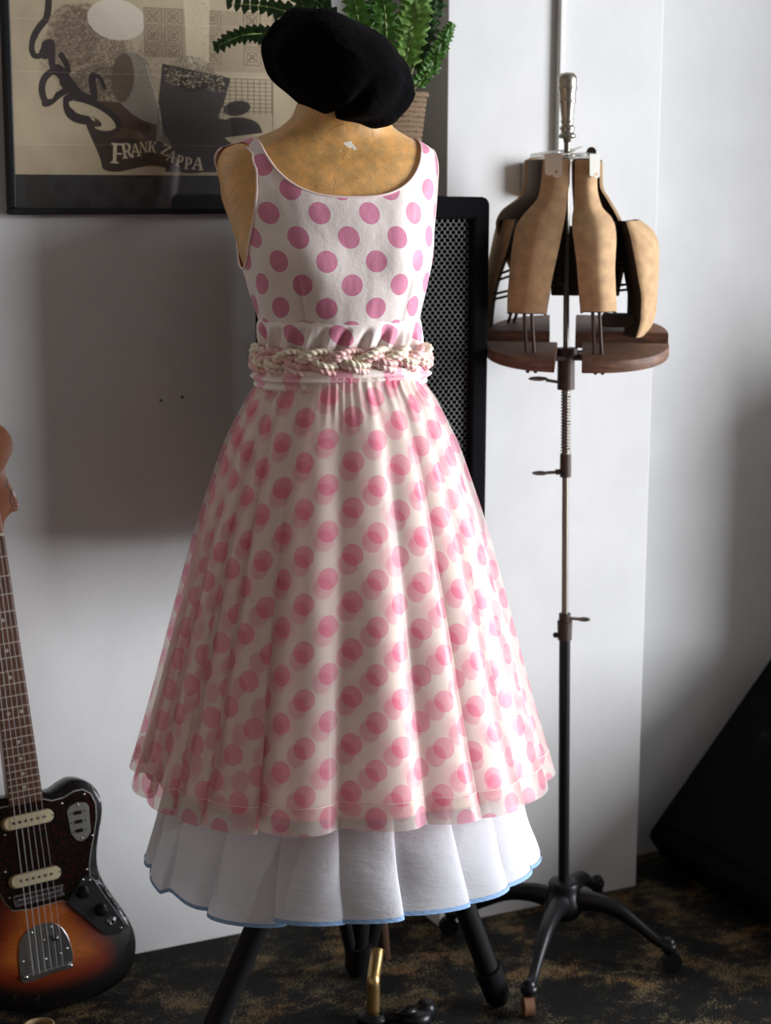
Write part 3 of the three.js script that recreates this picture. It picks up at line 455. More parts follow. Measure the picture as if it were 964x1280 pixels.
// ------------------------------------------------------------------ potted fern on the loudspeaker
{
  const C = V(1.318, 1.371, 0.222), t = thing('potted_fern', 'green crinkle-leaved fern in a coiled rope basket behind the black beret', 'plant', [C.x, C.y, C.z]);
  const rope = std({ color: new THREE.Color('#a98a6a'), roughness: 0.9, map: dataTex(256, 64, (x, y) => 200 + 60 * Math.sin((x + y * 0.9) * 0.55) + 30 * fbm(x / 9, y / 5, 3), true, THREE.RepeatWrapping), bumpMap: carpetBump, bumpScale: 0.003 });
  const ropeShape = (R, r, s) => { const pts = []; for (let i = 0; i < 40; i++) { const a = i / 40 * 6.2832; pts.push(V(R * Math.cos(a), 0.0012 * n2(a * 3, s), R * Math.sin(a))); } return scaleUV(sweep(crv(pts, true), (q, a) => r * (1 + 0.12 * Math.cos(2 * a - q * 6.2832 * 40)), 220, 10), 1, 14); };
  const NR = 21;
  for (let i = 0; i < NR; i++) mesh('rope_coil', ropeShape(lerp(0.066, 0.086, Math.pow(i / (NR - 1), 0.9)) + (i === NR - 1 ? 0.003 : 0), 0.0046, i).translate(0, 0.005 + i * 0.0080, 0), rope, t);
  mesh('basket_floor', cyl(0.07, 0.07, 0.006, 0, 0.004, 0), rope, t);
  mesh('soil', cyl(0.078, 0.074, 0.05, 0, 0.125, 0), std({ color: lin(0.02, 0.013, 0.008), roughness: 1, bumpMap: carpetBump, bumpScale: 0.02 }), t);
  const top = V(0, 0.15, 0), r = rng(31);
  const leafA = phy({ color: new THREE.Color('#4d7a2c'), roughness: 0.5, side: THREE.DoubleSide, transmission: 0.3, thickness: 0 }), leafB = phy({ color: new THREE.Color('#7fa551'), roughness: 0.5, side: THREE.DoubleSide, transmission: 0.3, thickness: 0 }), leafC = phy({ color: new THREE.Color('#28491f'), roughness: 0.45, side: THREE.DoubleSide, transmission: 0.2, thickness: 0 });
  const stemM = std({ color: new THREE.Color('#8aa25a'), roughness: 0.6 });
  const leaflet = (seed) => gridGeo(8, 8, (u, v) => { const s = u * 2 - 1, w = Math.sin(Math.PI * Math.pow(v, 0.75) * 0.97 + 0.05) * 0.52, cr = 0.10 * Math.sin(v * 11 + seed) * Math.abs(s) + 0.06 * Math.sin(u * 9 + seed); return [s * w * (1 + 0.1 * Math.sin(v * 19 + seed)), v, 0.42 * s * s * w + cr * 0.7 - 0.35 * v * v]; });
  const LG = [0, 1, 2, 3].map((k) => leaflet(k * 1.7));
  // each frond: points in world minus basket base, leaflet size, material, number of pairs
  const F = [
    [[[0.02, 0.15, 0.02], [0.035, 0.22, 0.05], [0.05, 0.29, 0.05], [0.07, 0.36, 0.03], [0.08, 0.44, 0.0]], 0.025, leafB, 20],
    [[[0.03, 0.15, 0.03], [0.055, 0.21, 0.04], [0.08, 0.26, 0.03], [0.112, 0.32, 0.01], [0.128, 0.37, -0.01]], 0.021, leafC, 12],
    [[[0.03, 0.15, 0.04], [0.07, 0.20, 0.06], [0.10, 0.245, 0.05], [0.118, 0.268, 0.04], [0.13, 0.28, 0.03]], 0.015, leafA, 15],
    [[[0.0, 0.15, 0.03], [0.0, 0.23, 0.05], [-0.005, 0.31, 0.05], [-0.02, 0.38, 0.04], [-0.04, 0.43, 0.02]], 0.020, leafA, 16],
    [[[-0.03, 0.15, 0.02], [-0.08, 0.22, 0.03], [-0.13, 0.275, 0.03], [-0.19, 0.295, 0.02], [-0.25, 0.30, 0.0]], 0.018, leafC, 17],
    [[[-0.04, 0.15, 0.04], [-0.10, 0.20, 0.06], [-0.155, 0.195, 0.05], [-0.165, 0.225, 0.04], [-0.19, 0.25, 0.03], [-0.24, 0.25, 0.03], [-0.285, 0.232, 0.03]], 0.017, leafC, 24],
    [[[-0.02, 0.15, 0.0], [-0.05, 0.24, 0.0], [-0.10, 0.31, 0.0], [-0.17, 0.335, 0.0], [-0.23, 0.325, 0.0]], 0.017, leafC, 18],
    [[[-0.02, 0.15, 0.03], [-0.045, 0.24, 0.05], [-0.06, 0.32, 0.05], [-0.085, 0.39, 0.03]], 0.020, leafA, 15],
    [[[0.01, 0.15, -0.02], [0.02, 0.25, -0.05], [0.04, 0.34, -0.07], [0.05, 0.42, -0.08]], 0.018, leafC, 14],
    [[[-0.05, 0.15, 0.03], [-0.09, 0.21, 0.05], [-0.12, 0.25, 0.05], [-0.145, 0.29, 0.05], [-0.155, 0.34, 0.04]], 0.021, leafC, 14],
  ];
  for (const [pts, L, mat, n] of F) {
    const c = crv(pts), fr = mesh('frond', sweep(c, (q) => 0.0022 * (1 - 0.7 * q), 40, 6), stemM, t);
    for (let i = 1; i <= n; i++) for (const s of [-1, 1]) {
      const q = 0.2 + 0.8 * i / n, p = c.getPointAt(Math.min(1, q)), T = c.getTangentAt(Math.min(1, q)), view = V(-0.42, 0.1, 0.9).normalize(), side = T.clone().cross(view).normalize().multiplyScalar(-s), size = L * (0.55 + 0.6 * Math.sin(Math.PI * (0.25 + 0.7 * i / n))) * (0.85 + 0.3 * r());
      const dir = side.clone().multiplyScalar(0.82).addScaledVector(T, 0.5).addScaledVector(view, 0.15 + 0.3 * r()).normalize(), nrm = view.clone().addScaledVector(T, 0.5).addScaledVector(dir, -view.clone().addScaledVector(T, 0.5).dot(dir)).normalize(), bx_ = dir.clone().cross(nrm);
      const m = mesh('leaflet', LG[(i + (s > 0 ? 1 : 0)) % 4], mat, fr); m.matrixAutoUpdate = false;
      m.matrix.makeBasis(bx_.multiplyScalar(size), dir.clone().multiplyScalar(size), nrm.clone().multiplyScalar(size)).setPosition(p); m.matrix.decompose(m.position, m.quaternion, m.scale); m.matrixAutoUpdate = true;
    }
  }
}

// ------------------------------------------------------------------ antique adjustable body form on a cast iron stand
{
  const t = thing('adjustable_body_form', 'antique adjustable body form of tan cloth shells and brown boards on an iron stand', 'mannequin', [1.656, 0, 0.337], -32.74 * D2R);
  const suedeMap = dataTex(512, 512, (x, y) => { const k = 1 + 0.13 * fbm(x / 70, y / 70, 4) + 0.06 * fbm(x / 5, y / 5, 2); return [180 * k, 146 * k, 108 * k]; });
  const suede = phy({ map: suedeMap, roughness: 0.9, sheen: 0.3, sheenColor: lin(0.8, 0.6, 0.4), bumpMap: carpetBump, bumpScale: 0.0008, side: THREE.DoubleSide });
  const inside = std({ color: lin(0.035, 0.02, 0.012), roughness: 0.9, side: THREE.DoubleSide });
  const boardM = std({ map: dataTex(256, 256, (x, y) => { const k = 1 + 0.35 * fbm(x / 90, y / 8, 4) + 0.15 * fbm(x / 30, y / 40, 3); return [104 * k, 72 * k, 54 * k]; }), roughness: 0.65 });
  const nickel = std({ color: lin(0.42, 0.39, 0.33), roughness: 0.3, metalness: 0.95 }), plate = std({ color: lin(0.55, 0.53, 0.48), roughness: 0.38, metalness: 0.85 });
  const steel = std({ color: lin(0.20, 0.18, 0.15), roughness: 0.4, metalness: 0.9 }), rust = std({ color: lin(0.055, 0.036, 0.028), roughness: 0.6, metalness: 0.4 }), rodM = std({ color: lin(0.06, 0.036, 0.028), roughness: 0.55, metalness: 0.5 });
  // a shell: rows [y, left, right, z of the middle, z lost towards the left edge, towards the right edge, turn]; thick, with dark edges and inside
  function shell(rows, th, label, rear) {
    const yT = rows[0][0], yB = rows.at(-1)[0], nu = 24, nv = 48;
    const at = (u, v, back) => {
      const y = lerp(yT, yB, v), [l, r, z, bl, br] = interp(rows, y), s = u * 2 - 1, e = Math.abs(s) ** 2.2; let Z = z - (s < 0 ? bl : br) * e; const cor = Math.max(0, Math.abs(s) - 0.86) * 0.02 * (v < 0.02 || v > 0.98 ? 1 : 0);
      const X = lerp(l, r, u), nxx = (s < 0 ? -bl : br) * Math.abs(s) ** 1.2 * 2.2 * 2 / Math.max(0.02, r - l), L = Math.hypot(nxx, 1), off = back ? -th : 0;
      return [X + off * nxx / L * 0.6, y - cor, Z + off / L, X, y];
    };
    const parts = [gridGeo(nu, nv, (u, v) => at(u, v, false), true)];
    const dark = [gridGeo(nu, nv, (u, v) => at(u, v, true))];
    for (const u of [0, 1]) dark.push(gridGeo(4, nv, (a, v) => { const p = at(u, v, false), q = at(u, v, true), o = 0.0018 * Math.sin(Math.PI * a); return [lerp(p[0], q[0], a) + (u ? o : -o), lerp(p[1], q[1], a), lerp(p[2], q[2], a)]; }, u === 0));
    for (const v of [0, 1]) dark.push(gridGeo(nu, 4, (u, a) => { const p = at(u, v, false), q = at(u, v, true); return [lerp(p[0], q[0], a), lerp(p[1], q[1], a) + (v ? -1 : 1) * 0.0018 * Math.sin(Math.PI * a), lerp(p[2], q[2], a)]; }, v === 1));
    const edges = merge(dark.slice(1)), outer = rear ? dark[0] : parts[0], inner = rear ? parts[0] : dark[0];
    const m = mesh('shell_panel', rear ? merge([scaleUV(outer, 4), edges]) : scaleUV(outer, 4), suede, t); mesh('lining', rear ? inner : merge([inner, edges]), inside, m); if (label) m.userData.label = label; return m;
  }
  shell([[1.434, -0.064, -0.018, 0.060, 0.020, 0.004], [1.40, -0.066, -0.019, 0.060, 0.022, 0.004], [1.373, -0.070, -0.021, 0.062, 0.024, 0.004], [1.340, -0.096, -0.024, 0.070, 0.034, 0.004], [1.322, -0.107, -0.027, 0.078, 0.040, 0.005], [1.30, -0.111, -0.031, 0.088, 0.044, 0.006], [1.275, -0.114, -0.036, 0.095, 0.042, 0.006], [1.234, -0.117, -0.044, 0.096, 0.036, 0.006], [1.20, -0.119, -0.049, 0.090, 0.030, 0.006], [1.179, -0.119, -0.052, 0.086, 0.028, 0.006]], 0.011, 'front shell left of the pole');
  shell([[1.433, -0.010, 0.027, 0.060, 0.004, 0.018], [1.39, -0.010, 0.028, 0.060, 0.004, 0.020], [1.355, -0.010, 0.037, 0.064, 0.004, 0.028], [1.338, -0.012, 0.053, 0.072, 0.004, 0.036], [1.322, -0.012, 0.060, 0.080, 0.005, 0.042], [1.30, -0.009, 0.062, 0.090, 0.006, 0.044], [1.26, -0.003, 0.061, 0.096, 0.006, 0.040], [1.22, 0.001, 0.063, 0.094, 0.006, 0.034], [1.183, 0.005, 0.066, 0.088, 0.006, 0.028]], 0.011, 'front shell right of the pole');
  shell([[1.434, -0.092, -0.030, -0.045, -0.018, -0.004], [1.40, -0.092, -0.028, -0.045, -0.018, -0.004], [1.375, -0.098, -0.026, -0.05, -0.02, -0.004], [1.345, -0.132, -0.026, -0.06, -0.03, -0.004], [1.325, -0.140, -0.028, -0.07, -0.034, -0.004], [1.27, -0.125, -0.034, -0.085, -0.034, -0.004], [1.215, -0.10, -0.042, -0.085, -0.03, -0.004]], 0.011, 'rear shell at the left', true);
  shell([[1.434, -0.014, 0.031, -0.045, -0.004, -0.016], [1.39, -0.012, 0.033, -0.045, -0.004, -0.018], [1.365, -0.010, 0.047, -0.052, -0.004, -0.024], [1.340, -0.008, 0.062, -0.062, -0.004, -0.030], [1.325, -0.006, 0.068, -0.072, -0.004, -0.034], [1.27, -0.002, 0.075, -0.085, -0.004, -0.034], [1.205, 0.004, 0.066, -0.085, -0.004, -0.03]], 0.011, 'rear shell at the right', true);
  // side shells, turned outwards: a curved piece seen from its front edge
  function sideShell(sg, zf, kd) {
    const rows = sg < 0 ? [[1.332, 0.113, 0.143], [1.31, 0.117, 0.149], [1.27, 0.127, 0.157], [1.24, 0.137, 0.163], [1.20, 0.147, 0.168], [1.17, 0.151, 0.168], [1.136, 0.153, 0.166]] : [[1.332, 0.078, 0.104], [1.322, 0.081, 0.119], [1.31, 0.085, 0.131], [1.292, 0.089, 0.138], [1.27, 0.094, 0.140], [1.24, 0.100, 0.140], [1.20, 0.107, 0.139], [1.17, 0.107, 0.137], [1.15, 0.104, 0.131], [1.136, 0.100, 0.119]];
    const nu = 20, nv = 36, at = (u, v, back) => { const y = lerp(1.332, 1.136, v), [l, r] = interp(rows, y), th = back ? 0.010 : 0; return [sg * lerp(l, r, Math.sin(u * Math.PI / 2)) - sg * th * Math.sin(u * Math.PI / 2), y + (back ? 0.002 * (0.5 - v) : 0), zf - kd * 0.085 * (1 - Math.cos(u * Math.PI / 2)) - th * Math.cos(u * Math.PI / 2) - kd * 0.045 * u * u, u * 0.4, y * 4]; };
    const f = sg > 0, m = mesh('shell_panel', gridGeo(nu, nv, (u, v) => at(u, v, false), f), suede, t), d = [gridGeo(nu, nv, (u, v) => at(u, v, true), !f)];
    // the inward return of the front edge, deep and dark
    d.push(gridGeo(8, nv, (a, v) => { const p = at(0, v, false); return [p[0] - sg * a * (sg > 0 ? 0.022 : 0.005), p[1], p[2] - 0.006 - a * a * 0.05 * kd]; }, !f));
    for (const v of [0, 1]) d.push(gridGeo(nu, 4, (u, a) => { const p = at(u, v, false), q = at(u, v, true); return [lerp(p[0], q[0], a), lerp(p[1], q[1], a), lerp(p[2], q[2], a)]; }, (v === 0) !== f));
    d.push(gridGeo(4, nv, (a, v) => { const p = at(1, v, false), q = at(1, v, true); return [lerp(p[0], q[0], a), lerp(p[1], q[1], a), lerp(p[2], q[2], a)]; }, !f));
    mesh('lining', d, inside, m);
    return m;
  }
  sideShell(1, 0.035, 1).userData.label = 'side shell at the right';
  sideShell(-1, -0.03, 0.42).userData.label = 'side shell at the left';
  // dark inner boards that carry the shells
  mesh('inner_board', rbx(0.012, 0.15, 0.09, 0.004, 0.057, 1.255, -0.02), inside, t);
  mesh('inner_board', rbx(0.055, 0.022, 0.05, 0.004, 0.070, 1.163, 0.0), inside, t);
  mesh('inner_board', rbx(0.05, 0.12, 0.012, 0.004, -0.022, 1.262, -0.03), inside, t);
  for (const s of [-1, 1]) for (const [y, dy] of [[1.262, s > 0 ? 0.003 : 0.02], [1.252, s > 0 ? 0.003 : 0.02], [1.222, s > 0 ? -0.006 : 0.014], [1.213, s > 0 ? -0.006 : 0.014]]) mesh('rod', cylBetween(V(s * 0.02, y + dy, -0.01), V(s * (s > 0 ? 0.115 : 0.148), y - dy * (s > 0 ? 1 : 1.4), s > 0 ? 0 : -0.035), 0.0022, 0.0022, 8), rodM, t);
  // rods down to the boards
  for (const [x0, x1, z0, z1] of [[-0.091, -0.081, 0.075, 0.10], [-0.079, -0.068, 0.075, 0.10], [0.024, 0.032, 0.075, 0.11], [0.035, 0.044, 0.075, 0.11]]) { const a = V(x0, 1.20, z0), b = V(x1, 1.083, z1); mesh('rod', [cylBetween(a, b, 0.0030, 0.0030, 10), new THREE.SphereGeometry(0.0036, 10, 8).translate(b.x, b.y, b.z)], rodM, t); }
  for (const [x0, x1] of [[-0.107, -0.127], [-0.097, -0.117], [0.040, 0.062], [0.030, 0.048]]) mesh('rod', cylBetween(V(x0, 1.20, -0.07), V(x1, 1.135, -0.08), 0.0028, 0.0028, 8), rodM, t);
  // four hip boards, spread apart
  function board(sx, sz) {
    const R = 0.158, g0 = sx > 0 ? (sz > 0 ? 0.012 : 0.0) : (sz > 0 ? 0.036 : 0.05), sh = new THREE.Shape(), rx = R - 0.004, rz = 0.13;
    sh.moveTo(sx * g0, 0.002 * 0); sh.lineTo(sx * rx, 0);
    for (let i = 1; i <= 24; i++) { const a = i / 24 * Math.PI / 2; sh.lineTo(sx * Math.max(g0, rx * Math.cos(a) ** 0.75), rz * Math.sin(a)); }
    sh.lineTo(sx * g0, rz);
    const g = new THREE.ExtrudeGeometry(sh, { depth: sz > 0 ? 0.015 : 0.024, bevelEnabled: true, bevelThickness: 0.003, bevelSize: 0.003, bevelSegments: 2, curveSegments: 4 });
    g.rotateX(sz > 0 ? Math.PI / 2 : -Math.PI / 2); if (sz < 0) g.translate(0, -0.027, 0);
    g.translate(0, 0, sz * 0.018); g.rotateX(8.5 * D2R); boxUV(toCreasedNormals(g, 0.6), 4);
    const m = mesh('hip_board', g, boardM, t); m.position.set(0, sz > 0 ? 1.125 : 1.139, 0);
    mesh('foot_knob', cyl(0.017, 0.013, 0.012, sx * 0.083, sz > 0 ? -0.035 : -0.014, sz * 0.07, 20), rust, m);
    return m;
  }
  for (const sx of [-1, 1]) for (const sz of [1, -1]) board(sx, sz);
  for (const s of [-1, 1]) mesh('arm_bracket', [cylBetween(V(0, 1.098, 0.0), V(s * 0.09, 1.098, 0.05), 0.006, 0.005, 10), cylBetween(V(0, 1.104, 0.0), V(s * 0.09, 1.108, -0.05), 0.006, 0.005, 10)], rust, t);
  // neck plates with their tabs
  const leaf = (pts, holes) => { const s = new THREE.Shape(); s.moveTo(...pts[0]); for (let i = 1; i < pts.length; i++) s.lineTo(...pts[i]); for (const h of holes) { const p = new THREE.Path(); p.absellipse(h[0], h[1], h[2], h[3], 0, 6.2832, true, h[4] || 0); s.holes.push(p); } return new THREE.ExtrudeGeometry(s, { depth: 0.0015, bevelEnabled: false }).rotateX(-Math.PI / 2); };
  mesh('neck_plate', leaf([[-0.088, -0.02], [-0.086, 0.03], [-0.05, 0.038], [-0.012, 0.03], [0.0, 0.045], [0.004, 0.036], [-0.01, 0.008], [-0.018, -0.018], [-0.05, -0.034]], [[-0.055, 0.0, 0.016, 0.005, 0.1], [-0.028, 0.008, 0.012, 0.008, 0]]).rotateX(9 * D2R).rotateZ(7 * D2R).translate(0, 1.448, 0.0), plate, t);
  mesh('neck_plate', leaf([[-0.035, -0.03], [-0.03, 0.0], [-0.012, 0.02], [0.01, 0.04], [0.026, 0.03], [0.028, -0.02], [0.01, -0.045], [-0.02, -0.046]], [[-0.006, -0.01, 0.008, 0.006, 0], [0.012, 0.008, 0.006, 0.005, 0]]).rotateX(9 * D2R).rotateZ(-3 * D2R).translate(0, 1.4395, 0.0), plate, t);
  const tab = (x, z, ry, w = 0.015, h = 0.034) => { const s = new THREE.Shape(); s.moveTo(-w, 0.006); s.lineTo(w, 0.006); s.lineTo(w, -h + w); s.absarc(w * 0.45, -h + w * 0.6, w * 0.55, 0, -Math.PI, true); s.absarc(-w * 0.45, -h + w * 0.75, w * 0.45, 0, -Math.PI, true); s.lineTo(-w, 0.006); const p = new THREE.Path(); p.absarc(w * 0.35, -h + w * 0.7, 0.0026, 0, 6.2832, true); s.holes.push(p); const g = new THREE.ExtrudeGeometry(s, { depth: 0.0014, bevelEnabled: false }); return mesh('neck_tab', g.rotateY(ry).translate(x, 1.436, z), plate, t); };
  tab(-0.046, 0.0625, -0.15); tab(0.022, 0.0605, 0.5, 0.010, 0.034); 
  mesh('neck_knob', new THREE.CylinderGeometry(0.0085, 0.0085, 0.004, 20).rotateX(Math.PI / 2).translate(0.017, 1.447, -0.04), rust, t);
  // pole, leaning slightly
  const lean = (g) => g.applyMatrix4(new THREE.Matrix4().makeTranslation(0, 0.1, 0).multiply(new THREE.Matrix4().makeRotationZ(0.018)).multiply(new THREE.Matrix4().makeTranslation(0, -0.1, 0)));
  mesh('handle', lean(lathe([[0, 1.462], [0.006, 1.462], [0.0065, 1.468], [0.0145, 1.470], [0.0155, 1.474], [0.0115, 1.477], [0.0105, 1.482], [0.0128, 1.484], [0.0128, 1.488], [0.0098, 1.490], [0.0098, 1.494], [0.0112, 1.496], [0.0112, 1.4985], [0.0100, 1.500], [0.0132, 1.527], [0.0148, 1.5285], [0.0148, 1.532], [0.0136, 1.534], [0.0150, 1.5485], [0.0166, 1.550], [0.0166, 1.554], [0.0150, 1.556], [0.0162, 1.563], [0.0156, 1.571], [0.011, 1.5765], [0, 1.578]], 40)), nickel, t).userData.label = 'turned nickel handle';
  mesh('upper_pole', lean(cyl(0.0052, 0.0052, 0.42, 0, 1.268, 0)), steel, t);
  mesh('collar', lean(merge([cyl(0.0150, 0.0150, 0.056, 0, 1.070, 0, 28), cyl(0.0165, 0.0165, 0.006, 0, 1.100, 0, 28), cyl(0.020, 0.020, 0.012, 0, 1.108, 0, 28)])), rust, t);
  const helix = []; for (let i = 0; i <= 22 * 14; i++) { const a = i / 14 * 6.2832; helix.push(V(0.0072 * Math.cos(a), 0.927 + 0.118 * i / (22 * 14), 0.0072 * Math.sin(a))); }
  mesh('spring', lean(sweep(crv(helix), () => 0.0016, 22 * 16, 6)), steel, t);
  mesh('inner_pole', lean(cyl(0.0058, 0.0058, 0.50, 0, 0.85, 0)), steel, t);
  mesh('collar', lean(merge([cyl(0.0098, 0.0098, 0.040, 0, 0.908, 0, 24), cylBetween(V(0, 0.898, 0), V(-0.017, 0.897, 0.004), 0.005)])), rust, t);
  mesh('collar', lean(merge([cyl(0.0135, 0.0125, 0.034, 0, 0.611, 0, 24), cyl(0.0105, 0.0105, 0.014, 0, 0.635, 0, 24), new THREE.SphereGeometry(0.0052, 12, 8).translate(-0.016, 0.603, 0.004)])), rust, t);
  const lever = (x0, y0, x1, y1) => mesh('lever', lean(merge([cylBetween(V(x0, y0, 0.004), V(lerp(x0, x1, 0.45), lerp(y0, y1, 0.45), 0.006), 0.0028, 0.003, 10), new THREE.SphereGeometry(1, 16, 10).scale(Math.abs(x1 - x0) * 0.34, 0.0042, 0.004).translate(lerp(x0, x1, 0.72), lerp(y0, y1, 0.72), 0.007)])), steel, t);
  lever(-0.012, 1.055, -0.062, 1.064); lever(-0.014, 0.897, -0.056, 0.895); lever(0.008, 0.634, 0.044, 0.633);
  mesh('lower_pole', lean(cyl(0.0100, 0.0100, 0.50, 0, 0.35, 0)), blackIron, t);
  // base: hub and four curved legs with castors
  mesh('hub', lathe([[0.0102, 0.142], [0.024, 0.140], [0.029, 0.134], [0.027, 0.126], [0.031, 0.116], [0.037, 0.10], [0.036, 0.085], [0.026, 0.07], [0.012, 0.062], [0, 0.062]], 36), blackIron, t);
  const inv = new THREE.Matrix4().makeRotationY(-32.74 * D2R).setPosition(1.656, 0, 0.337).invert(), wood = std({ color: lin(0.16, 0.075, 0.035), roughness: 0.55 });
  for (const [x, z] of [[1.472, 0.522], [1.787, 0.486], [1.508, 0.182], [1.83, 0.186]]) {
    const f = V(x, 0, z).applyMatrix4(inv), d = f.clone().setY(0).normalize(), R = f.length(), q = (k, y) => d.clone().multiplyScalar(R * k).setY(y);
    const leg = mesh('leg', sweep(crv([q(0.06, 0.102), q(0.28, 0.108), q(0.5, 0.100), q(0.72, 0.075), q(0.9, 0.052), q(1.0, 0.047)]), (s) => lerp(0.021, 0.010, Math.min(1, s * 1.35)), 40, 14, [1, 0.9]), blackIron, t);
    mesh('castor_housing', [lathe([[0, 0.055], [0.012, 0.054], [0.015, 0.046], [0.013, 0.040], [0.010, 0.034], [0, 0.034]], 20).translate(f.x, 0, f.z), new THREE.SphereGeometry(0.0115, 14, 10).translate(f.x, 0.052, f.z)], blackIron, leg);
    mesh('wheel', new THREE.CylinderGeometry(0.0175, 0.0175, 0.017, 24).rotateZ(Math.PI / 2).rotateY(Math.atan2(d.x, d.z) + 0.5).translate(f.x + d.x * 0.006, 0.0175, f.z + d.z * 0.006), x < 1.5 && z > 0.4 ? wood : blackIron, leg);
  }
}

// ------------------------------------------------------------------ electric guitar
{
  const t = thing('electric_guitar', 'sunburst electric guitar with tortoiseshell pickguard leaning against the grey wall', 'guitar');
  t.matrixAutoUpdate = false;
  t.matrix.set(0.9981, -0.0590, 0.0200, 0.731, 0.0556, 0.9885, 0.1407, 0.2085, -0.0281, -0.1393, 0.9899, 0.139, 0, 0, 0, 1);
  t.matrix.decompose(t.position, t.quaternion, t.scale); t.scale.set(1, 1, 1); t.matrixAutoUpdate = true;
  const mm = (a) => a.map(([x, y]) => new THREE.Vector2(x / 1000, y / 1000));
  const out = mm([[30, 172], [40, 166], [56, 168], [74, 176], [88, 180], [100, 178], [115, 170], [127, 153], [131, 130], [127, 107], [119, 82], [112, 54], [109, 22], [116, -9], [132, -43], [149, -77], [160, -109], [161, -135], [153, -162], [134, -186], [98, -200], [53, -206], [0, -205], [-52, -196], [-98, -176], [-134, -146], [-150, -110], [-146, -74], [-128, -40], [-112, -8], [-106, 24], [-112, 60], [-126, 96], [-140, 130], [-146, 162], [-140, 190], [-122, 205], [-98, 204], [-74, 190], [-50, 176], [-30, 172]]);
  const cl = new THREE.SplineCurve([...out.slice(1, -1)]).getPoints(240), poly = [out[0], ...cl, out.at(-1)];
  const dist = (x, y) => { let d = 9; for (let i = 0; i < poly.length; i++) { const a = poly[i], b = poly[(i + 1) % poly.length], ux = b.x - a.x, uy = b.y - a.y, k = clamp(((x - a.x) * ux + (y - a.y) * uy) / (ux * ux + uy * uy + 1e-12), 0, 1); d = Math.min(d, Math.hypot(x - a.x - ux * k, y - a.y - uy * k)); } return d; };
  const burst = dataTex(256, 320, (i, j) => {
    const x = -0.17 + 0.35 * i / 255, y = -0.22 + 0.44 * j / 319, d = dist(x, y) * 1000, g = 1 + 0.12 * fbm(x * 30, y * 160, 3);
    const A = [150, 80, 28], B = [92, 30, 12], K = [6, 4, 4], t1 = sm(95, 48, d), t2 = sm(56, 22, d); return [0, 1, 2].map((k) => lerp(lerp(A[k], B[k], t1), K[k], t2) * g);
  }, true, THREE.ClampToEdgeWrapping);
  const bodyM = phy({ map: burst, roughness: 0.4, specularIntensity: 0.3, clearcoat: 0.45, clearcoatRoughness: 0.05 });
  const sh = new THREE.Shape(poly.map((p) => p.clone().multiplyScalar(0.962).add(new THREE.Vector2(0.0002, -0.0004))));
  let bg = new THREE.ExtrudeGeometry(sh, { depth: 0.031, bevelEnabled: true, bevelThickness: 0.006, bevelSize: 0.006, bevelSegments: 6, curveSegments: 2 }).translate(0, 0, -0.037);
  bg = toCreasedNormals(bg, 0.7);
  { const p = bg.attributes.position, u = bg.attributes.uv; for (let i = 0; i < p.count; i++) u.setXY(i, (p.getX(i) + 0.17) / 0.35, (p.getY(i) + 0.22) / 0.44); }
  mesh('body', bg, bodyM, t);
  const plateShape = (pts, spl = true) => new THREE.Shape(spl ? new THREE.SplineCurve([...mm(pts), new THREE.Vector2(pts[0][0] / 1000, pts[0][1] / 1000)]).getPoints(120) : mm(pts));
  const ext = (s, d, b = 0.0006) => new THREE.ExtrudeGeometry(s, { depth: d, bevelEnabled: b > 0, bevelThickness: b, bevelSize: b, bevelSegments: 2, curveSegments: 16 });
  const guardPts = [[29, 158], [45, 151], [66, 152], [85, 159], [100, 159], [113, 149], [119, 131], [117, 106], [109, 78], [100, 52], [94, 28], [93, 8], [84, -6], [70, -18], [56, -29], [41, -20], [-17, -21], [-45, -17], [-56, 0], [-68, 30], [-84, 70], [-96, 110], [-98, 140], [-88, 160], [-70, 164], [-48, 158], [-29, 158]];
  const tort = phy({ map: dataTex(256, 256, (x, y) => { const a = fbm(x / 18, y / 18, 4), k = sm(0.05, 0.5, a); return [lerp(17, 62, k), lerp(9, 20, k), lerp(8, 11, k)]; }), roughness: 0.3, specularIntensity: 0.35, clearcoat: 0.15, clearcoatRoughness: 0.1 });
  mesh('pickguard_edge', ext(new THREE.Shape(mm(guardPts).map((p, i, A) => { const a = A[(i + A.length - 1) % A.length], b = A[(i + 1) % A.length], n = new THREE.Vector2(-(b.y - a.y), b.x - a.x).normalize(); return p.clone().addScaledVector(n, 0.0011); })), 0.0014, 0.0003).translate(0, 0, 0.0002), std({ color: lin(0.55, 0.52, 0.46), roughness: 0.4 }), t);
  mesh('pickguard', scaleUV(ext(new THREE.Shape(mm(guardPts)), 0.0018, 0.0004).translate(0, 0, 0.0008), 7), tort, t);
  const chrome = std({ color: lin(0.42, 0.42, 0.42), roughness: 0.22, metalness: 1 }), darkChrome = std({ color: lin(0.10, 0.10, 0.11), roughness: 0.25, metalness: 0.9 }), creamP = std({ color: new THREE.Color('#c9bd98'), roughness: 0.45 }), bone = std({ color: new THREE.Color('#cfc5b0'), roughness: 0.5 }), pearl = std({ color: new THREE.Color('#b5aa96'), roughness: 0.4 }), blackP = phy({ color: lin(0.006, 0.006, 0.006), roughness: 0.3, specularIntensity: 0.5 });
  const stringM = std({ color: lin(0.55, 0.54, 0.52), roughness: 0.4, metalness: 0.4 }), satin = std({ color: lin(0.22, 0.21, 0.19), roughness: 0.45, metalness: 0.5 });
  const screw = (x, y, z, r, par, m = chrome) => mesh('screw', new THREE.SphereGeometry(r, 10, 6, 0, 6.2832, 0, 1.5708).scale(1, 0.6, 1).rotateX(Math.PI / 2).translate(x / 1000, y / 1000, z), m, par);
  for (const q of [[61, 144], [101, 151], [106, 78], [89, 22], [-42, 112], [-50, 50], [-48, 5]]) screw(...q, 0.0029, 0.0026, t);
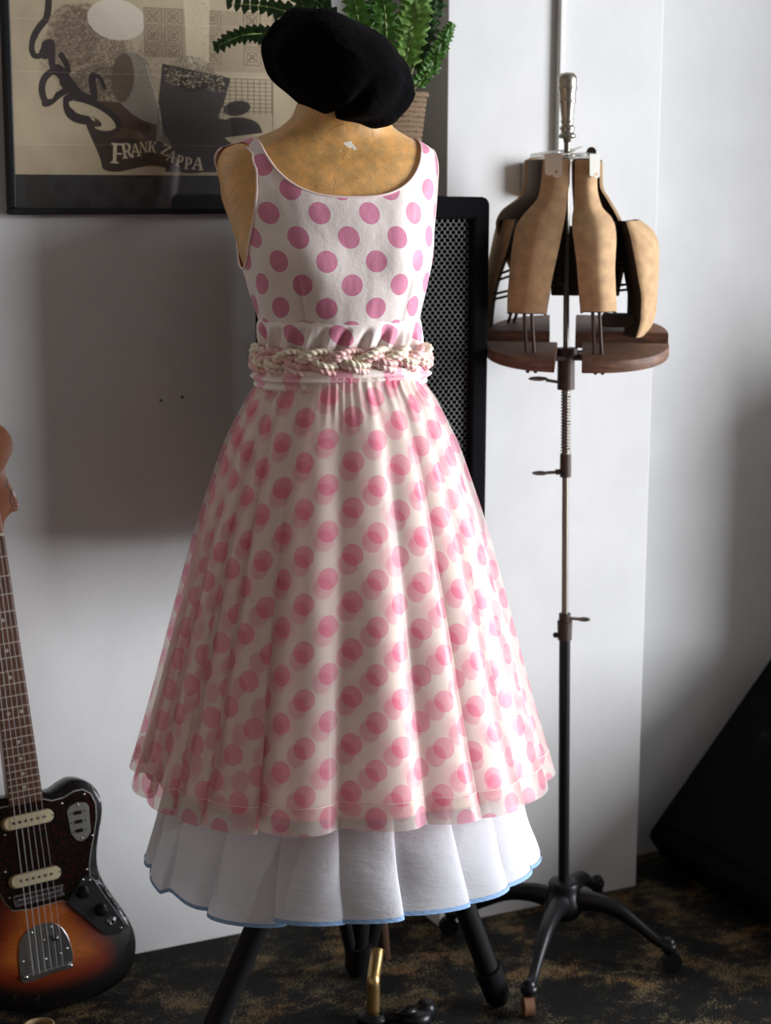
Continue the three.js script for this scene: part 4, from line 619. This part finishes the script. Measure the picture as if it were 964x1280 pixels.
  // pickups
  for (const [y, tl] of [[130, 0.0], [31, 0.0]]) {
    const s = new THREE.Shape(); s.absarc(-0.032, 0, 0.0098, Math.PI / 2, Math.PI * 1.5, false); s.absarc(0.032, 0, 0.0098, -Math.PI / 2, Math.PI / 2, false);
    const pu = mesh('pickup', ext(s, 0.006, 0.0012).rotateZ(tl).translate(0, y / 1000, 0.003), creamP, t); pu.userData.label = 'cream single coil pickup';
    for (let i = 0; i < 6; i++) mesh('pole_piece', new THREE.CylinderGeometry(0.0024, 0.0024, 0.002, 12).rotateX(Math.PI / 2).translate((i - 2.5) * 0.0104, y / 1000, 0.0102), darkChrome, pu);
    const cs = new THREE.Shape(); cs.absarc(-0.0345, 0, 0.0112, Math.PI / 2, Math.PI * 1.5, false); cs.lineTo(-0.0265, -0.0112); cs.lineTo(-0.0265, 0.0112);
    mesh('claw', ext(cs, 0.004, 0.0004).translate(-0.0012, y / 1000, 0.003), std({ color: lin(0.30, 0.2, 0.1), roughness: 0.4, metalness: 0.8 }), pu);
    screw(-42, y, 0.008, 0.0022, pu); screw(41, y, 0.0103, 0.0016, pu, darkChrome);
  }
  // switch plate with three slides
  { const s = plateShape([[68, 128], [73, 136], [88, 140], [102, 136], [106, 128], [104, 86], [97, 77], [87, 73], [78, 77], [70, 90]], false), m = mesh('switch_plate', ext(s, 0.001, 0.0004).translate(0, 0, 0.0032), satin, t);
    for (const [x, y] of [[86.5, 123], [86, 107.5], [85.5, 92]]) { mesh('slide_switch', rbx(0.012, 0.006, 0.004, 0.001, x / 1000, y / 1000, 0.005), blackP, m); screw(x - 13, y, 0.0044, 0.0018, m, darkChrome); screw(x + 12, y, 0.0044, 0.0018, m, darkChrome); } screw(87, 136, 0.0044, 0.002, m); screw(87, 78, 0.0044, 0.002, m); }
  // lower control plate
  { const s = plateShape([[80, 11], [88, 10], [97, 5], [112, -25], [128, -56], [141, -84], [139, -96], [130, -101], [114, -99], [98, -87], [73, -56], [50, -28], [56, -16], [70, -2]]), m = mesh('control_plate', ext(s, 0.001, 0.0004).translate(0, 0, 0.0034), darkChrome, t);
    for (const [x, y] of [[76, -14], [104, -52]]) mesh('knob', lathe([[0, 0.017], [0.006, 0.0168], [0.0078, 0.0155], [0.0086, 0.004], [0.0115, 0.0005], [0.0115, 0]], 28).rotateX(Math.PI / 2).translate(x / 1000, y / 1000, 0.0048), blackP, m);
    mesh('jack', lathe([[0.0032, 0.001], [0.0032, 0.005], [0.0055, 0.005], [0.0062, 0.001], [0.008, 0.0]], 24).rotateX(Math.PI / 2).translate(0.121, -0.077, 0.0048), chrome, m);
    for (const q of [[80, 6], [92, 3], [135, -92]]) screw(...q, 0.0048, 0.0026, m); }
  // bridge
  { const m = mesh('bridge', [rbx(0.086, 0.004, 0.011, 0.001, 0, 0.0075, 0.0075), rbx(0.086, 0.004, 0.011, 0.001, 0, -0.0085, 0.0075), rbx(0.086, 0.016, 0.003, 0.001, 0, -0.001, 0.0035)], chrome, t);
    for (let i = 0; i < 6; i++) mesh('saddle', cyl(0.0032, 0.0032, 0.0115, 0, 0, 0, 14).rotateZ(Math.PI / 2).translate((i - 2.5) * 0.0128, -0.0005, 0.0112), chrome, m); }
  // tremolo plate
  { const s = plateShape([[-46, -124], [-45, -96], [-38, -72], [-22, -57], [0, -52], [20, -55], [36, -72], [45, -100], [44, -130], [20, -137], [-40, -144]]), m = mesh('tailpiece', ext(s, 0.0014, 0.0005).translate(0, 0, 0.0004), chrome, t);
    mesh('string_bar', rbx(0.076, 0.010, 0.007, 0.002, 0, -0.1335, 0.0055), chrome, m); for (let i = 0; i < 2; i++) mesh('bar_cap', new THREE.SphereGeometry(0.0045, 12, 8).translate(i ? 0.039 : -0.039, -0.1335, 0.006), chrome, m);
    mesh('arm_collet', lathe([[0, 0.010], [0.004, 0.010], [0.005, 0.007], [0.0058, 0.0], [0.007, 0]], 20).rotateX(Math.PI / 2).translate(0.019, -0.080, 0.002), darkChrome, m);
    for (const q of [[-19, -63], [15, -61], [0, -80], [-40, -107], [-26, -113], [-1, -113], [25, -110], [38, -104]]) screw(...q, 0.0024, 0.0028, m); }
  // neck, fretboard, frets, dots, nut
  const taper = (y0, w0, y1, w1, z0, z1) => { const s = new THREE.Shape(); s.moveTo(-w0 / 2, y0); s.lineTo(w0 / 2, y0); s.lineTo(w1 / 2, y1); s.lineTo(-w1 / 2, y1); return new THREE.ExtrudeGeometry(s, { depth: z1 - z0, bevelEnabled: true, bevelThickness: 0.001, bevelSize: 0.001, bevelSegments: 2 }).translate(0, 0, z0); };
  const amber = phy({ color: new THREE.Color('#8a4f1e'), roughness: 0.35, clearcoat: 0.5 });
  mesh('neck', taper(0.158, 0.054, 0.614, 0.0405, -0.018, 0.003), amber, t);
  const rosewood = std({ map: dataTex(128, 512, (x, y) => { const k = 1 + 0.35 * fbm(x / 5, y / 70, 4); return [88 * k, 50 * k, 34 * k]; }), roughness: 0.6 });
  const fb = mesh('fretboard', scaleUV(taper(0.160, 0.0555, 0.6095, 0.0405, 0.004, 0.0085), 6, 2), rosewood, t);
  const wAt = (y) => lerp(0.0405, 0.0555, (0.61 - y) / 0.45);
  for (let i = 1; i <= 22; i++) { const y = 0.61 * Math.pow(2, -i / 12); mesh('fret', new THREE.CylinderGeometry(0.0011, 0.0011, wAt(y) + 0.001, 8).rotateZ(Math.PI / 2).translate(0, y, 0.0096), pearl, fb); }
  for (const i of [3, 5, 7, 9, 12, 15, 17, 19, 21]) { const y = 0.61 * (Math.pow(2, -i / 12) + Math.pow(2, -(i - 1) / 12)) / 2; for (const x of i === 12 ? [-0.011, 0.011] : [0]) mesh('position_dot', new THREE.CylinderGeometry(0.0032, 0.0032, 0.0008, 16).rotateX(Math.PI / 2).translate(x, y, 0.0096), pearl, fb); }
  mesh('nut', rbx(0.042, 0.0045, 0.009, 0.001, 0, 0.6125, 0.0075), bone, t);
  for (let i = 0; i < 6; i++) { const x0 = (i - 2.5) * 0.0128 * 0.82, x1 = (i - 2.5) * 0.0071, r = 0.00062 - 0.00006 * i; mesh('string', sweep(new THREE.CatmullRomCurve3([V(x0, -0.1335, 0.0085), V(x0, -0.01, 0.0145), V(x0, 0.0, 0.0148), V(x1, 0.6125, 0.0125), V(x1 + (i - 2.5) * 0.0006, 0.65, 0.006)], false, 'catmullrom', 0.01), () => r, 60, 6), stringM, t); }
  // headstock with offset outline
  { const o = mm([[20, 607], [25, 632], [37, 646], [52, 652], [48, 676], [40, 700], [36, 718], [44, 733], [53, 748], [56, 764], [50, 780], [38, 792], [18, 797], [-2, 790], [-14, 772], [-22, 740], [-27, 690], [-29, 650], [-21, 615]]), s = new THREE.Shape([...new THREE.SplineCurve([...o]).getPoints(140)]);
    const hm = canvasTex(256, 512, (c) => { c.fillStyle = '#7d431a'; c.fillRect(0, 0, 256, 512); c.strokeStyle = '#1d0f08'; c.lineWidth = 5; c.lineCap = 'round'; c.beginPath(); c.moveTo(200, 370); c.bezierCurveTo(180, 340, 210, 320, 190, 290); c.bezierCurveTo(170, 250, 215, 250, 195, 220); c.stroke(); c.lineWidth = 3; c.beginPath(); c.moveTo(212, 372); c.lineTo(202, 300); c.stroke(); });
    const g = new THREE.ExtrudeGeometry(s, { depth: 0.011, bevelEnabled: true, bevelThickness: 0.0015, bevelSize: 0.0015, bevelSegments: 3 }).translate(0, 0, -0.0095); const p = g.attributes.position, u = g.attributes.uv; for (let i = 0; i < p.count; i++) u.setXY(i, (p.getX(i) + 0.035) / 0.1, (p.getY(i) - 0.6) / 0.2);
    const h = mesh('headstock', toCreasedNormals(g, 0.6), phy({ map: hm, roughness: 0.35, clearcoat: 0.5 }), t);
    for (let i = 0; i < 6; i++) mesh('tuning_peg', [new THREE.CylinderGeometry(0.0045, 0.005, 0.012, 16).rotateX(Math.PI / 2).translate(lerp(-0.013, -0.004, i / 5), 0.652 + i * 0.024, 0.007), rbx(0.016, 0.010, 0.006, 0.002, -0.036 + i * 0.002, 0.652 + i * 0.024, -0.006), cylBetween(V(-0.012, 0.652 + i * 0.024, -0.006), V(-0.032, 0.652 + i * 0.024, -0.006), 0.002)], chrome, h); }
}

// ------------------------------------------------------------------ floor monitor at the right
{
  const z0 = 0.088, z1 = 0.72, t = thing('floor_monitor', 'black carpeted wedge floor monitor with scuffed slanting face beside the white wall', 'speaker', [2.0, 0, z0]);
  const s = new THREE.Shape(), P = [[0.078, 0.002], [0.020, 0.078], [0.335, 0.436], [0.47, 0.436], [0.47, 0.002]], r = 0.012;
  P.forEach((p, i) => { const a = P[(i + 4) % 5], b = P[(i + 1) % 5], da = new THREE.Vector2(a[0] - p[0], a[1] - p[1]).normalize(), db = new THREE.Vector2(b[0] - p[0], b[1] - p[1]).normalize(); const A = [p[0] + da.x * r, p[1] + da.y * r], B = [p[0] + db.x * r, p[1] + db.y * r]; i ? s.lineTo(...A) : s.moveTo(...A); s.quadraticCurveTo(p[0], p[1], ...B); });
  const g = new THREE.ExtrudeGeometry(s, { depth: z1 - z0 - 0.02, bevelEnabled: true, bevelThickness: 0.01, bevelSize: 0.006, bevelSegments: 4, curveSegments: 8 }).translate(0, 0.004, 0.01);
  const rr = rng(3), sp = []; for (let i = 0; i < 9; i++) sp.push([rr() * 512, rr() * 512, 14 + 30 * rr()]);
  const scuff = dataTex(512, 512, (x, y) => { let k = 0; for (const [a, b, R] of sp) k += sm(R, 0, Math.hypot(x - a, (y - b) * 1.3)); const n = n2(x / 2.2, y / 2.2) * n2(x / 7 + 4, y / 5), v = 22 + 8 * fbm(x / 3, y / 3, 2) + (n > 0.22 ? 120 * k * n * 2.2 : 0); return [v, v * 0.98, v]; });
  mesh('cabinet', boxUV(toCreasedNormals(g, 0.6), 2.2), phy({ map: scuff, color: lin(0.6, 0.6, 0.64), specularIntensity: 0.1, roughness: 1, bumpMap: carpetBump, bumpScale: 0.003 }), t);
  const n = new THREE.Vector2(-0.358, 0.315).normalize(), d = new THREE.Vector2(0.315, 0.358).normalize(), at = (k, o) => [0.020 + d.x * k + n.x * o, 0.082 + d.y * k + n.y * o];
  const bar = new THREE.Shape(); bar.moveTo(...at(0.04, 0.002)); bar.lineTo(...at(0.04, 0.009)); bar.lineTo(...at(0.43, 0.009)); bar.lineTo(...at(0.43, 0.002));
  mesh('grille_pad', boxUV(new THREE.ExtrudeGeometry(bar, { depth: z1 - z0 - 0.08, bevelEnabled: true, bevelThickness: 0.004, bevelSize: 0.003, bevelSegments: 3 }).translate(0, 0, 0.04), 2.2), phy({ map: scuff, color: lin(0.7, 0.7, 0.72), specularIntensity: 0.1, roughness: 1, bumpMap: carpetBump, bumpScale: 0.003 }), t);
}

// ------------------------------------------------------------------ fitting on the floor under the petticoat, small ring by the guitar
{
  const t = thing('floor_fitting', 'brass elbow pipe rising from a lobed black iron base on the floor under the petticoat', 'pipe', [1.223, 0, 0.428]);
  mesh('base', [lathe([[0, 0.012], [0.014, 0.012], [0.017, 0.017], [0.020, 0.017], [0.026, 0.010], [0.028, 0.0], [0, 0]], 32)], blackIron, t);
  mesh('pipe', sweep(crv([[0, 0.006, 0], [0, 0.05, 0], [0, 0.072, 0], [0.004, 0.079, -0.006], [0.018, 0.098, -0.025], [0.024, 0.106, -0.034]]), () => 0.0112, 60, 20), brassMat, t);
  mesh('pipe_mouth', new THREE.TorusGeometry(0.0112, 0.0012, 8, 24).lookAt(V(0.6, 0.8, -0.9)).translate(0.024, 0.106, -0.034), brassMat, t);
  mesh('lobed_casting', [lathe([[0, 0.022], [0.02, 0.021], [0.027, 0.014], [0.028, 0], [0, 0]], 28).translate(0.062, 0, 0.035), lathe([[0, 0.03], [0.012, 0.029], [0.017, 0.02], [0.019, 0], [0, 0]], 24).translate(0.085, 0, 0.028), new THREE.TorusGeometry(0.014, 0.005, 10, 24).rotateX(1.2).translate(0.045, 0.022, 0.035), cylBetween(V(0.01, 0.008, 0.01), V(0.07, 0.010, 0.035), 0.010)], blackIron, t);
  const r = thing('tape_ring', 'small tan ring lying on the dark floor below the guitar body', 'ring', [0.705, 0, 0.218]);
  mesh('band', lathe([[0.021, 0.0], [0.026, 0.0005], [0.0268, 0.006], [0.0262, 0.0125], [0.0215, 0.013], [0.0205, 0.0065], [0.021, 0.0]], 40), std({ color: new THREE.Color('#8f7350'), roughness: 0.6 }), r);
}

scene.traverse((o) => { if (o.isMesh) { o.castShadow = true; o.receiveShadow = true; } });
renderer.render(scene, camera);
